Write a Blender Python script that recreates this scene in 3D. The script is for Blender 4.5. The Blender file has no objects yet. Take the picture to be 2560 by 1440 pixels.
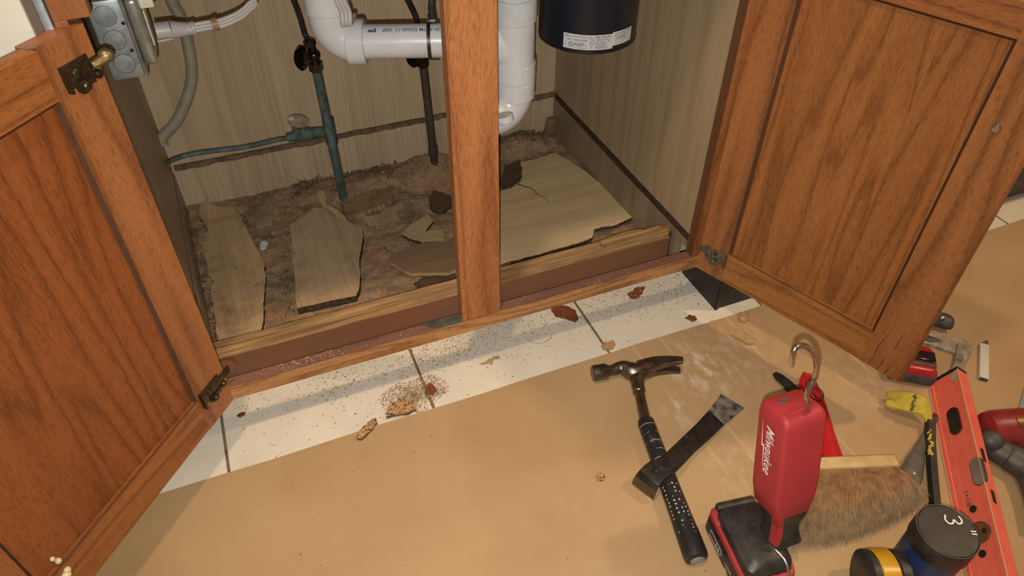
import bpy, bmesh, math, random
from math import sin, cos, pi, radians
from mathutils import Vector, Matrix, noise
random.seed(7)
S = bpy.context.scene
C = S.collection
V = Vector

# ------------------------------------------------------------------ camera
cam = bpy.data.objects.new('camera', bpy.data.cameras.new('camera'))
C.objects.link(cam)
cam.data.sensor_width = 36.0
cam.data.lens = 25.42
cam.data.clip_start = 0.02
R0 = V((0.9257962, -0.3780001, 0.0041682))      # right
R1 = V((-0.2529931, -0.6277473, -0.7361575))    # down
R2 = V((0.2808842, 0.6804773, -0.6767974))      # forward
cm = Matrix((R0, -R1, -R2)).transposed().to_4x4()
cm.translation = (0, 0, 0.965)
cam.matrix_world = cm
S.camera = cam

# ------------------------------------------------------------------ light
S.view_settings.view_transform = 'Standard'
S.view_settings.look = 'None'
S.view_settings.gamma = 1.0
S.view_settings.use_curve_mapping = False
S.view_settings.exposure = 0.0
w = bpy.data.worlds.new('world'); S.world = w; w.use_nodes = True
bg = w.node_tree.nodes['Background']
bg.inputs[0].default_value = (1.0, 0.86, 0.68, 1); bg.inputs[1].default_value = 0.13

def light(name, kind, loc, energy, color, **kw):
    l = bpy.data.lights.new(name, kind); l.energy = energy; l.color = color
    for k, v in kw.items(): setattr(l, k, v)
    o = bpy.data.objects.new(name, l); C.objects.link(o); o.location = loc
    return o
# the kitchen's ceiling lamp, almost overhead
lamp = light('ceiling_lamp_light', 'AREA', (-0.15, 0.25, 2.38), 16.0, (1.0, 0.72, 0.43), shape='DISK', size=0.13)
lamp2 = light('ceiling_lamp_light', 'AREA', (2.0, 0.20, 2.38), 26.0, (1.0, 0.66, 0.36), shape='DISK', size=0.16)
# the flash of the hand-held phone, just under its lens
flash = light('phone_flash', 'SPOT', tuple(V((0, 0, 0.965)) + R1*0.024 - R0*0.006), 38.0, (1.0, 0.94, 0.83),
              spot_size=radians(118), spot_blend=1.0, shadow_soft_size=0.0025)
flash.rotation_euler = cm.to_euler()

# ------------------------------------------------------------------ helpers
def srgb(r, g, b):
    f = lambda c: (c/255/12.92) if c/255 <= 0.04045 else ((c/255+0.055)/1.055)**2.4
    return (f(r), f(g), f(b))

class MB:
    """collects shapes and links them as one mesh object"""
    def __init__(s): s.v = []; s.f = []; s.m = []
    def add(s, vs, fs, mi=0, M=None):
        o = len(s.v)
        s.v += [(M @ V(p)) if M else V(p) for p in vs]
        for f in fs: s.f.append([i+o for i in f]); s.m.append(mi)
        return s
    def box(s, x0, x1, y0, y1, z0, z1, mi=0, M=None, bev=0.0, seg=2):
        if bev > 0:
            bm = bmesh.new(); bmesh.ops.create_cube(bm, size=1)
            for v in bm.verts:
                v.co = V(((x0+x1)/2+v.co.x*(x1-x0), (y0+y1)/2+v.co.y*(y1-y0), (z0+z1)/2+v.co.z*(z1-z0)))
            bmesh.ops.bevel(bm, geom=bm.edges[:], offset=bev, segments=seg, affect='EDGES', profile=0.5, clamp_overlap=True)
            bm.verts.index_update()
            s.add([v.co.copy() for v in bm.verts], [[v.index for v in f.verts] for f in bm.faces], mi, M); bm.free()
            return s
        p = [(x, y, z) for z in (z0, z1) for x, y in ((x0, y0), (x1, y0), (x1, y1), (x0, y1))]
        return s.add(p, [[3,2,1,0], [4,5,6,7], [0,1,5,4], [1,2,6,5], [2,3,7,6], [3,0,4,7]], mi, M)
    def prism(s, pts, z0, z1, mi=0, M=None, bev=0.0, top_mi=None, zf=None):
        n = len(pts)
        a = sum(pts[i][0]*pts[(i+1) % n][1]-pts[(i+1) % n][0]*pts[i][1] for i in range(n))
        if a < 0: pts = pts[::-1]
        zz = zf or (lambda x, y: 0)
        b = [(p[0], p[1], z0+zz(p[0], p[1])) for p in pts]; t = [(p[0], p[1], z1+zz(p[0], p[1])) for p in pts]
        s.add(b+t, [list(range(n))[::-1]] + [[i, (i+1) % n, n+(i+1) % n, n+i] for i in range(n)], mi, M)
        s.add(t, [list(range(n))], mi if top_mi is None else top_mi, M)
        return s
    def tube(s, path, r, n=12, mi=0, M=None, caps=True, flat=1.0, up=None):
        path = [V(p) for p in path]; k = len(path)
        rs = r if isinstance(r, (list, tuple)) else [r]*k
        vs = []; fs = []
        t0 = (path[1]-path[0]).normalized()
        u = V(up) if up else (V((0, 0, 1)) if abs(t0.z) < 0.9 else V((1, 0, 0)))
        for i in range(k):
            t = (path[min(i+1, k-1)]-path[max(i-1, 0)]).normalized()
            u = (u-t*u.dot(t)).normalized(); w_ = t.cross(u)
            for j in range(n):
                a = 2*pi*j/n
                vs.append(path[i]+(w_*cos(a)+u*sin(a)*flat)*rs[i])
        for i in range(k-1):
            for j in range(n):
                fs.append([i*n+j, i*n+(j+1) % n, (i+1)*n+(j+1) % n, (i+1)*n+j])
        if caps: fs += [list(range(n))[::-1], [(k-1)*n+j for j in range(n)]]
        return s.add(vs, fs, mi, M)
    def lathe(s, prof, M=None, n=24, mi=0, caps=True):
        vs = []; fs = []; k = len(prof)
        for r, z in prof:
            for j in range(n): vs.append((r*cos(2*pi*j/n), r*sin(2*pi*j/n), z))
        for i in range(k-1):
            for j in range(n): fs.append([i*n+j, i*n+(j+1) % n, (i+1)*n+(j+1) % n, (i+1)*n+j])
        if caps: fs += [list(range(n))[::-1], [(k-1)*n+j for j in range(n)]]
        return s.add(vs, fs, mi, M)
    def sphere(s, c, r, n=12, mi=0, M=None, sc=(1, 1, 1)):
        pr = [(max(1e-5, sin(pi*i/8))*r, -cos(pi*i/8)*r) for i in range(9)]
        MM = Matrix.Translation(c) @ Matrix.Diagonal((sc[0], sc[1], sc[2], 1))
        return s.lathe(pr, (M @ MM) if M else MM, n, mi)
    def ribbon(s, st, th, mi=0):
        """st: list of (left point, right point) on the top surface; th thickness downward"""
        n = len(st); vs = []
        for l, r in st: vs += [V(l), V(r), V(r)-V((0, 0, th)), V(l)-V((0, 0, th))]
        fs = [[0, 1, 2, 3]]
        for i in range(n-1):
            a = i*4; b = a+4
            fs += [[a, b, b+1, a+1], [a+1, b+1, b+2, a+2], [a+2, b+2, b+3, a+3], [a+3, b+3, b, a]]
        fs.append([(n-1)*4+i for i in (3, 2, 1, 0)])
        return s.add(vs, fs, mi)
    def build(s, name, mats, parent=None, smooth=True, angle=38, raw=False, bev=0):
        me = bpy.data.meshes.new(name)
        mats = mats if isinstance(mats, (list, tuple)) else [mats]
        inv = Matrix.Identity(4)
        if parent is not None and not raw: inv = WM[parent.name].inverted()
        me.from_pydata([tuple(inv @ p) for p in s.v], [], s.f)
        for m in mats: me.materials.append(m)
        for p, mi in zip(me.polygons, s.m): p.material_index = mi
        bm = bmesh.new(); bm.from_mesh(me); bmesh.ops.remove_doubles(bm, verts=bm.verts[:], dist=1e-6)
        bmesh.ops.recalc_face_normals(bm, faces=bm.faces[:]); bm.to_mesh(me); bm.free()
        if smooth:
            me.polygons.foreach_set('use_smooth', [True]*len(me.polygons))
            me.set_sharp_from_angle(angle=radians(angle))
        o = bpy.data.objects.new(name, me); C.objects.link(o)
        WM[o.name] = Matrix.Identity(4)
        if parent is not None:
            o.parent = parent; WM[o.name] = WM[parent.name].copy()
        if bev:
            md = o.modifiers.new('edge', 'BEVEL'); md.width = bev; md.segments = 2; md.limit_method = 'ANGLE'
        return o
WM = {}
def spline(pts, k=8):
    pts = [V(p) for p in pts]; out = []
    for i in range(len(pts)-1):
        p0 = pts[max(i-1, 0)]; p1 = pts[i]; p2 = pts[i+1]; p3 = pts[min(i+2, len(pts)-1)]
        for j in range(k):
            t = j/k
            out.append(0.5*((2*p1)+(p2-p0)*t+(2*p0-5*p1+4*p2-p3)*t*t+(3*p1-p0-3*p2+p3)*t**3))
    out.append(pts[-1]); return out
def rad(n, keys):
    """n radii interpolated through evenly spaced keys"""
    out = []
    for i in range(n):
        f = i/(n-1)*(len(keys)-1); k = min(int(f), len(keys)-2); u = f-k; u = u*u*(3-2*u)
        out.append(keys[k]*(1-u)+keys[k+1]*u)
    return out
def ragged(pts, amp=0.003, step=0.008, seed=0):
    rnd = random.Random(seed); out = []; n = len(pts)
    for i in range(n):
        a = V(pts[i][:2]); b = V(pts[(i+1) % n][:2]); d = b-a; L = d.length
        if L < 1e-6: continue
        nn = V((-d.y, d.x))/L; k = max(1, int(L/step))
        for j in range(k):
            t = j/k; q = a+d*t
            if j: q = q+nn*(rnd.uniform(-amp, amp)+amp*1.5*noise.noise(V((q.x*40, q.y*40, seed))))
            out.append((q.x, q.y))
    return out
def tag(o, label, cat, group=None, kind=None):
    if label: o['label'] = label
    if cat: o['category'] = cat
    if group: o['group'] = group
    if kind: o['kind'] = kind
    return o
def thing(name, label, cat, loc=(0, 0, 0), rotz=0, group=None, M=None):
    o = bpy.data.objects.new(name, None); C.objects.link(o); o.empty_display_size = 0.03
    m = M if M is not None else (Matrix.Translation(loc) @ Matrix.Rotation(rotz, 4, 'Z'))
    o.matrix_world = m; WM[o.name] = m.copy()
    return tag(o, label, cat, group)
def frame(o, zdir, xdir):
    z = V(zdir).normalized(); x = V(xdir); x = (x-z*x.dot(z)).normalized(); y = z.cross(x)
    m = Matrix((x, y, z)).transposed().to_4x4(); m.translation = V(o); return m
def text_geo(s, size, shear=0.0, bold=0.0, align='LEFT', res=2):
    c = bpy.data.curves.new('t', 'FONT'); c.body = s; c.size = size; c.shear = shear; c.offset = bold
    c.align_x = align; c.resolution_u = res
    o = bpy.data.objects.new('t', c); C.objects.link(o)
    bpy.context.view_layer.update()
    me = o.evaluated_get(bpy.context.evaluated_depsgraph_get()).to_mesh()
    vs = [v.co.copy() for v in me.vertices]; fs = [list(p.vertices) for p in me.polygons]
    bpy.data.objects.remove(o); bpy.data.curves.remove(c)
    return vs, fs
def letters(name, s, size, M, m, parent, fn=None, **kw):
    vs, fs = text_geo(s, size, **kw)
    mb = MB(); mb.add([fn(p) for p in vs] if fn else vs, fs, 0, M)
    return mb.build(name, m, parent, smooth=False)

# ------------------------------------------------------------------ materials
class NT:
    def __init__(s, name):
        s.m = bpy.data.materials.new(name); s.m.use_nodes = True; s.t = s.m.node_tree; s.n = s.t.nodes
        s.b = s.n['Principled BSDF']; s.c = s.n.new('ShaderNodeTexCoord').outputs['Object']
    def link(s, a, b): s.t.links.new(a, b)
    def inp(s, node, k, v):
        if hasattr(v, 'is_output'): s.link(v, node.inputs[k])
        else: node.inputs[k].default_value = v
    def map(s, scale=(1, 1, 1), rot=(0, 0, 0), loc=(0, 0, 0), vec=None):
        n = s.n.new('ShaderNodeMapping'); s.link(vec or s.c, n.inputs[0])
        n.inputs['Scale'].default_value = scale; n.inputs['Rotation'].default_value = rot; n.inputs['Location'].default_value = loc
        return n.outputs[0]
    def noise(s, scale, vec=None, detail=4, rough=0.55, dist=0.0, out=0):
        n = s.n.new('ShaderNodeTexNoise'); s.link(vec or s.c, n.inputs['Vector'])
        n.inputs['Scale'].default_value = scale; n.inputs['Detail'].default_value = detail
        n.inputs['Roughness'].default_value = rough; n.inputs['Distortion'].default_value = dist
        return n.outputs[out]
    def vor(s, scale, vec=None, feat='F1', out=0, rnd=1.0):
        n = s.n.new('ShaderNodeTexVoronoi'); s.link(vec or s.c, n.inputs['Vector']); n.feature = feat
        n.inputs['Scale'].default_value = scale; n.inputs['Randomness'].default_value = rnd
        return n.outputs[out]
    def ramp(s, fac, stops, interp='LINEAR'):
        n = s.n.new('ShaderNodeValToRGB'); s.link(fac, n.inputs[0]); e = n.color_ramp.elements; n.color_ramp.interpolation = interp
        while len(e) < len(stops): e.new(0.5)
        for i, (p, c) in enumerate(stops):
            e[i].position = p; e[i].color = (*c, 1) if isinstance(c, (tuple, list)) else (c, c, c, 1)
        return n.outputs[0]
    def mix(s, fac, a, b, mode='MIX'):
        n = s.n.new('ShaderNodeMix'); n.data_type = 'RGBA'; n.blend_type = mode
        for k, v in ((0, fac), (6, a), (7, b)):
            if hasattr(v, 'is_output'): s.link(v, n.inputs[k])
            elif k == 0: n.inputs[0].default_value = v
            else: n.inputs[k].default_value = (*v, 1)
        return n.outputs[2]
    def math(s, op, a, b=0.0, c=0.0):
        n = s.n.new('ShaderNodeMath'); n.operation = op
        for i, v in enumerate((a, b, c)): s.inp(n, i, v)
        return n.outputs[0]
    def sep(s, vec=None):
        n = s.n.new('ShaderNodeSeparateXYZ'); s.link(vec or s.c, n.inputs[0]); return n.outputs
    def out(s, col, rough=0.5, metal=0.0, bump=None, bstr=0.3, bdist=0.001, spec=None, coat=0.0):
        s.inp(s.b, 'Base Color', col if hasattr(col, 'is_output') else (*col, 1))
        s.inp(s.b, 'Roughness', rough); s.inp(s.b, 'Metallic', metal)
        if spec is not None: s.b.inputs['Specular IOR Level'].default_value = spec
        if coat: s.b.inputs['Coat Weight'].default_value = coat; s.b.inputs['Coat Roughness'].default_value = 0.25
        if bump is not None:
            n = s.n.new('ShaderNodeBump'); s.link(bump, n.inputs['Height'])
            n.inputs['Strength'].default_value = bstr; n.inputs['Distance'].default_value = bdist
            s.link(n.outputs[0], s.b.inputs['Normal'])
        return s.m

def mottled(name, c1, c2, scale=60, rough=0.5, metal=0.0, bstr=0.15, dust=0.0, dustc=(0.45, 0.40, 0.33), dscale=180, spec=None, coat=0.0):
    t = NT(name); f = t.noise(scale, detail=5)
    col = t.ramp(f, [(0.35, c1), (0.65, c2)])
    if dust:
        d = t.ramp(t.noise(dscale*3.2, detail=2), [(0.66-dust*0.06, 0.0), (0.78-dust*0.06, 1.0)])
        col = t.mix(t.math('MULTIPLY', d, min(1, dust)), col, dustc)
    return t.out(col, rough, metal, f, bstr, 0.0006, spec, coat)

def oak(name, axis='Z', light=(0.33, 0.112, 0.030), dark=(0.120, 0.034, 0.009), seed=0.0, cath=1.0, rough=0.42, off=(0, 0, 0), staves=0.0, ws=5.0):
    t = NT(name)
    base = t.c
    tone = None
    if staves:                                  # a panel glued up from several boards
        k = t.math('FLOOR', t.math('DIVIDE', t.math('ADD', t.sep()[0], seed), staves))
        wn = t.n.new('ShaderNodeTexWhiteNoise'); wn.noise_dimensions = '1D'; t.link(k, wn.inputs['W'])
        tone = wn.outputs['Value']
        cx = t.n.new('ShaderNodeCombineXYZ'); t.link(t.math('MULTIPLY', k, 0.73), cx.inputs[0]); t.link(t.math('MULTIPLY', k, 1.31), cx.inputs[2])
        ad = t.n.new('ShaderNodeVectorMath'); ad.operation = 'ADD'; t.link(t.c, ad.inputs[0]); t.link(cx.outputs[0], ad.inputs[1]); base = ad.outputs[0]
    sc = {'X': (0.085, 1, 1), 'Y': (1, 0.085, 1), 'Z': (1, 1, 0.085)}[axis]
    v = t.map(sc, loc=(seed+off[0], seed*0.37+off[1], seed*1.7+off[2]), vec=base)
    warp = t.noise(ws, v, 2, 0.45)
    g1 = t.noise(36, v, 2, 0.5, 0.3)
    ph = t.math('ADD', t.math('MULTIPLY', warp, 12.0*cath), t.math('MULTIPLY', g1, 0.9))
    fr = t.math('FRACT', ph)                     # growth rings: slow start, dense late wood
    rings = t.ramp(fr, [(0.0, 0.9), (0.10, 0.35), (0.45, 0.0), (0.80, 0.45), (0.95, 1.0), (1.0, 0.9)])
    sp = {'X': (0.045, 1, 1), 'Y': (1, 0.045, 1), 'Z': (1, 1, 0.045)}[axis]
    vp = t.map(sp, loc=(seed, 3, 1), vec=base)
    pn = t.noise(1650, vp, 1, 0.5)
    dens = t.noise(60, v, 2)
    pores = t.ramp(t.math('ADD', pn, t.math('ADD', t.math('MULTIPLY', rings, 0.13), t.math('MULTIPLY', dens, 0.14))), [(0.615, 0.0), (0.76, 1.0)])
    broad = t.noise(9, v, 2)
    fine = t.noise(420, v, 2)
    mid = tuple((a*0.66+b*0.34) for a, b in zip(light, dark))
    col = t.mix(t.ramp(broad, [(0.35, 0.0), (0.68, 1.0)]), light, mid)
    if tone is not None: col = t.mix(t.math('MULTIPLY', tone, 0.42), col, mid)
    col = t.mix(t.math('MULTIPLY', t.ramp(fine, [(0.35, 0.0), (0.7, 1.0)]), 0.16), col, dark)
    col = t.mix(t.math('MULTIPLY', rings, 0.50), col, dark)
    col = t.mix(t.math('MULTIPLY', pores, 0.58), col, tuple(c*0.62 for c in dark))
    bh = t.math('SUBTRACT', 1.0, pores)
    return t.out(col, rough, 0.0, bh, 0.2, 0.0004, spec=0.38)

def laminate(name, axis='Z', c1=(0.55, 0.43, 0.285), c2=(0.38, 0.285, 0.175), stain=0.0, rough=0.45, seed=0.0):
    t = NT(name)
    sc = {'X': (0.035, 1, 1), 'Y': (1, 0.035, 1), 'Z': (1, 1, 0.035)}[axis]
    v = t.map(sc, loc=(seed, seed, seed))
    a = t.noise(5, v, 3, 0.5, 0.5)
    ph = t.math('SINE', t.math('MULTIPLY', t.math('ADD', t.math('MULTIPLY', a, 14.0), t.math('MULTIPLY', t.noise(26, v, 2), 2.2)), 3.0))
    rings = t.ramp(t.math('ADD', t.math('MULTIPLY', ph, 0.5), 0.5), [(0.35, 0.0), (1.0, 1.0)])
    sf = {'X': (0.018, 1, 1), 'Y': (1, 0.018, 1), 'Z': (1, 1, 0.018)}[axis]
    vf = t.map(sf, loc=(seed, seed, seed))
    fine = t.ramp(t.math('ADD', t.noise(330, vf, 2, 0.6), t.math('MULTIPLY', t.noise(11, v, 3, 0.6), 0.22)), [(0.50, 0.0), (0.74, 1.0)])
    fac = t.math('ADD', t.math('MULTIPLY', rings, 0.20), t.math('ADD', t.math('MULTIPLY', t.noise(3.5, v, 2), 0.30), t.math('MULTIPLY', fine, 0.27)))
    col = t.ramp(fac, [(0.10, c1), (0.80, tuple(0.85*c for c in c2))])
    if stain:
        s1 = t.ramp(t.noise(9, None, 5, 0.6), [(0.52, 0.0), (0.74, 1.0)])
        col = t.mix(t.math('MULTIPLY', s1, stain), col, (0.105, 0.062, 0.030))
        s2 = t.ramp(t.noise(55, None, 4, 0.7), [(0.64, 0.0), (0.72, 1.0)])
        col = t.mix(t.math('MULTIPLY', s2, stain*0.9), col, (0.045, 0.026, 0.013))
    return t.out(col, rough, 0, fine, 0.06, 0.0004)

def particle(name, c1=(0.30, 0.165, 0.075), c2=(0.10, 0.052, 0.026), scale=420, dirt=0.5):
    t = NT(name)
    v = t.map((1, 1.6, 1), rot=(0, 0, 0.5))
    f = t.vor(scale, v, out=1)
    g = t.n.new('ShaderNodeRGBToBW'); t.link(f, g.inputs[0])
    col = t.ramp(g.outputs[0], [(0.1, c2), (0.5, tuple((a+b)/2 for a, b in zip(c1, c2))), (0.9, c1)])
    big = t.ramp(t.noise(22, None, 5, 0.65), [(0.42, 0.0), (0.62, 1.0)])
    col = t.mix(t.math('MULTIPLY', big, dirt), col, (0.125, 0.090, 0.062))
    va = t.noise(13, None, 3, 0.6)
    col = t.mix(t.math('MULTIPLY', t.ramp(va, [(0.52, 0.0), (0.64, 1.0)]), 0.55), col, (0.36, 0.195, 0.105))
    col = t.mix(t.math('MULTIPLY', t.ramp(va, [(0.34, 1.0), (0.46, 0.0)]), 0.6), col, (0.110, 0.095, 0.070))
    h = t.noise(300, None, 4, 0.7)
    return t.out(col, 0.9, 0, h, 0.8, 0.002, spec=0.1)

def tile_mat():
    t = NT('floor_tile'); x, y, z = t.sep()
    def line(c, o):
        m = t.math('ABSOLUTE', t.math('SUBTRACT', t.math('FRACT', t.math('ADD', t.math('DIVIDE', t.math('SUBTRACT', c, o), 0.33), 0.5)), 0.5))
        return t.math('LESS_THAN', m, 0.0072)
    g = t.math('MAXIMUM', line(x, -0.1625), line(y, 1.05))
    n = t.noise(11, None, 5, 0.6); fine = t.noise(240, None, 3)
    col = t.ramp(n, [(0.3, (0.77, 0.725, 0.635)), (0.7, (0.67, 0.635, 0.56))])
    col = t.mix(t.math('MULTIPLY', t.ramp(t.noise(38, None, 5, 0.7), [(0.60, 0.0), (0.8, 1.0)]), 0.35), col, (0.47, 0.38, 0.28))
    gc = t.ramp(t.noise(90, None, 4), [(0.35, (0.115, 0.085, 0.055)), (0.7, (0.24, 0.18, 0.12))])
    col = t.mix(g, col, gc)
    rough = t.math('ADD', t.math('MULTIPLY', g, 0.5), 0.35)
    h = t.math('SUBTRACT', t.math('MULTIPLY', fine, 0.12), g)
    return t.out(col, rough, 0, h, 0.5, 0.0015)

def card_mat():
    t = NT('kraft_cardboard'); x, y, z = t.sep()
    n = t.noise(5, None, 5, 0.55); fibre = t.noise(330, t.map((1, 0.25, 1)), 3, 0.6)
    flute = t.math('SINE', t.math('MULTIPLY', y, 900.0))
    col = t.ramp(n, [(0.3, (0.475, 0.330, 0.182)), (0.7, (0.410, 0.272, 0.143))])
    col = t.mix(t.math('MULTIPLY', fibre, 0.18), col, (0.36, 0.21, 0.095))
    # pale dust rubbed into the paper
    dn = t.ramp(t.noise(60, t.map((1.0, 0.6, 1), rot=(0, 0, 0.7)), 7, 0.72), [(0.47, 0.0), (0.66, 1.0)])
    tot = None
    for cx, cy, rx, ry, s in ((0.625, 0.650, 0.075, 0.085, 0.85), (0.545, 0.585, 0.035, 0.05, 0.55), (0.68, 0.66, 0.16, 0.14, 0.35), (0.60, 0.46, 0.12, 0.12, 0.25), (0.89, 0.52, 0.13, 0.12, 0.22)):
        d = t.math('SQRT', t.math('ADD', t.math('POWER', t.math('DIVIDE', t.math('SUBTRACT', x, cx), rx), 2.0), t.math('POWER', t.math('DIVIDE', t.math('SUBTRACT', y, cy), ry), 2.0)))
        k = t.math('MULTIPLY', t.ramp(d, [(0.0, 1.0), (1.0, 0.0)]), s)
        tot = k if tot is None else t.math('MAXIMUM', tot, k)
    col = t.mix(t.math('MULTIPLY', dn, tot), col, (0.78, 0.74, 0.68))
    # brown water stain near the tools
    st = t.ramp(t.noise(4.2, t.map((1, 1, 1), loc=(2, 5, 0)), 4, 0.6), [(0.50, 0.0), (0.70, 1.0)])
    col = t.mix(t.math('MULTIPLY', st, 0.30), col, (0.30, 0.165, 0.075))
    # folded creases
    cr = None
    for cx, sl in ((0.545, 0.02), (0.747, 0.035), (0.895, 0.05), (0.60, 0.0)):
        dd = t.math('ABSOLUTE', t.math('SUBTRACT', t.math('SUBTRACT', x, cx), t.math('MULTIPLY', t.math('SUBTRACT', 0.6, y), sl)))
        k = t.ramp(dd, [(0.0, 1.0), (0.0009, 0.0)])
        cr = k if cr is None else t.math('MAXIMUM', cr, k)
    crn = t.math('MULTIPLY', cr, t.ramp(t.noise(16, None, 3), [(0.40, 0.0), (0.6, 1.0)]))
    crn = t.math('MULTIPLY', crn, t.ramp(y, [(0.26, 0.0), (0.30, 1.0)]))
    col = t.mix(t.math('MULTIPLY', crn, 0.42), col, (0.66, 0.53, 0.37))
    h = t.math('ADD', t.math('MULTIPLY', fibre, 0.3), t.math('ADD', t.math('MULTIPLY', flute, 0.10), crn))
    return t.out(col, 0.72, 0, h, 0.25, 0.0008, spec=0.25)

def rawwood_mat():
    t = NT('raw_wood'); v = t.map((0.04, 1, 1))
    a = t.noise(150, v, 4, 0.6, 0.6); b = t.noise(30, t.map((0.22, 1, 1)), 5, 0.65)
    col = t.ramp(a, [(0.30, (0.52, 0.36, 0.19)), (0.50, (0.37, 0.215, 0.095)), (0.70, (0.19, 0.085, 0.035))])
    col = t.mix(t.ramp(b, [(0.44, 0.0), (0.66, 0.85)]), col, (0.20, 0.135, 0.085))
    return t.out(col, 0.75, 0, a, 0.4, 0.0012, spec=0.2)

def dark_stain_wood():
    t = NT('stained_board'); v = t.map((0.04, 1, 1)); a = t.noise(16, v, 4, 0.6); b = t.noise(10, t.map((0.4, 1, 1)), 3)
    col = t.ramp(a, [(0.3, (0.215, 0.098, 0.050)), (0.7, (0.160, 0.066, 0.032))])
    col = t.mix(t.ramp(b, [(0.5, 0.0), (0.75, 0.6)]), col, (0.12, 0.075, 0.055))
    return t.out(col, 0.5, 0, a, 0.1, 0.0005, spec=0.3)

def railtop_mat():
    t = NT('worn_rail_top'); v = t.map((0.15, 1, 1)); a = t.noise(26, v, 5, 0.65)
    col = t.ramp(a, [(0.35, (0.225, 0.105, 0.075)), (0.55, (0.165, 0.078, 0.058)), (0.75, (0.085, 0.052, 0.042))])
    return t.out(col, 0.65, 0, a, 0.3, 0.001)

def metal(name, c, rough=0.35, var=0.25, scale=60, m=1.0):
    t = NT(name); f = t.noise(scale, None, 5, 0.6)
    col = t.ramp(f, [(0.3, tuple(x*(1-var) for x in c)), (0.7, c)])
    r = t.math('ADD', t.math('MULTIPLY', f, 0.25), rough-0.12)
    return t.out(col, r, m, f, 0.05, 0.0004)

def galv_mat():
    t = NT('galvanised_steel'); f = t.vor(120, None, out=1); g = t.n.new('ShaderNodeRGBToBW'); t.link(f, g.inputs[0])
    n = t.noise(45, None, 5, 0.6)
    col = t.ramp(t.math('ADD', t.math('MULTIPLY', g.outputs[0], 0.35), t.math('MULTIPLY', n, 0.65)), [(0.25, (0.20, 0.235, 0.265)), (0.75, (0.38, 0.42, 0.45))])
    return t.out(col, 0.48, 0.55, n, 0.06, 0.0004)

def patina_mat(name, green=0.6):
    t = NT(name); a = t.noise(70, t.map((1, 1, 0.45)), 6, 0.65); b = t.noise(26, None, 4)
    g = t.ramp(a, [(0.36, (0.045, 0.068, 0.062)), (0.55, (0.085, 0.140, 0.132)), (0.70, (0.175, 0.245, 0.235))])
    d = t.ramp(a, [(0.3, (0.030, 0.024, 0.020)), (0.7, (0.085, 0.058, 0.040))])
    col = t.mix(t.ramp(b, [(0.62-green*0.45, 0.0), (0.78-green*0.45, 1.0)]), d, g)
    return t.out(col, 0.72, 0.15, a, 0.35, 0.001)

def grip_mat():
    t = NT('black_grip_rubber')
    d = t.vor(150, None, out=0, rnd=0.25)
    z = t.sep()[2]
    pat = t.math('MULTIPLY', t.math('LESS_THAN', d, 0.22), t.math('GREATER_THAN', t.noise(70), 0.44))
    sel = t.math('MULTIPLY', t.math('LESS_THAN', z, 0.118), t.math('GREATER_THAN', z, 0.032))
    ring = t.math('MULTIPLY', t.math('LESS_THAN', t.math('FRACT', t.math('MULTIPLY', z, 62.0)), 0.07), t.math('GREATER_THAN', z, 0.125))
    ring = t.math('MULTIPLY', ring, t.math('GREATER_THAN', t.noise(55), 0.46))
    sm = t.ramp(t.noise(45, None, 6, 0.7), [(0.57, 0.0), (0.75, 0.35)])
    col = t.mix(sm, (0.016, 0.016, 0.017), (0.23, 0.23, 0.23))
    m = t.math('MAXIMUM', t.math('MULTIPLY', pat, sel), t.math('MULTIPLY', ring, 0.8))
    col = t.mix(m, col, (0.48, 0.48, 0.48))
    return t.out(col, 0.42, 0, m, -0.3, 0.0005)

M_ = {}
M_['tile'] = tile_mat(); M_['card'] = card_mat(); M_['raw'] = rawwood_mat(); M_['toe'] = dark_stain_wood(); M_['railtop'] = railtop_mat()
M_['oakZ'] = oak('oak_stile', 'Z', light=(0.380, 0.150, 0.052), dark=(0.135, 0.045, 0.014), seed=1.3, cath=0.7, ws=7)
M_['oakC'] = oak('oak_centre_stile', 'Z', light=(0.49, 0.198, 0.077), dark=(0.200, 0.066, 0.021), seed=4.1, cath=0.5, ws=9)
M_['oakX'] = oak('oak_rail', 'X', light=(0.60, 0.320, 0.130), dark=(0.160, 0.055, 0.018), seed=2.2, cath=1.2, ws=16)
M_['oakDR'] = oak('oak_door_rail', 'X', light=(0.40, 0.150, 0.043), seed=5.2, cath=1.0, ws=11)
M_['oakDR2'] = oak('oak_door_rail_golden', 'X', light=(0.44, 0.190, 0.058), dark=(0.17, 0.058, 0.015), seed=8.2, cath=1.1, ws=13)
M_['oakdark'] = oak('darker_oak_edge', 'Z', light=(0.150, 0.068, 0.034), dark=(0.075, 0.030, 0.014), seed=3.3, cath=0.2)  # darker oak for the right stile's inner face
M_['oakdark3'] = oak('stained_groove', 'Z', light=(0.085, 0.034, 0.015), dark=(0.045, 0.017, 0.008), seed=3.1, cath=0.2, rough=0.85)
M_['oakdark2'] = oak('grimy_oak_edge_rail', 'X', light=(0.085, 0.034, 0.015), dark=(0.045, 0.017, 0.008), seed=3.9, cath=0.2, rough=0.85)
M_['oakP'] = oak('oak_panel', 'Z', seed=0.4, cath=1.0, off=(0.3, 0, 0))
M_['oakP2'] = oak('oak_panel_wide', 'Z', light=(0.34, 0.125, 0.034), seed=6.9, cath=1.0)
M_['lamZ'] = laminate('oak_print_laminate', 'Z', seed=0.0)
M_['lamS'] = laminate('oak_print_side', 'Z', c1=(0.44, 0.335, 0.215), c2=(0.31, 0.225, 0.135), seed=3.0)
M_['lamF'] = laminate('oak_print_floor', 'X', c1=(0.74, 0.565, 0.335), c2=(0.54, 0.385, 0.205), seed=5.0, stain=0.15)
M_['lamY'] = laminate('oak_print_scrap', 'Y', c1=(0.552, 0.384, 0.222), c2=(0.396, 0.258, 0.142), seed=7.0, stain=0.75)
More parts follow.
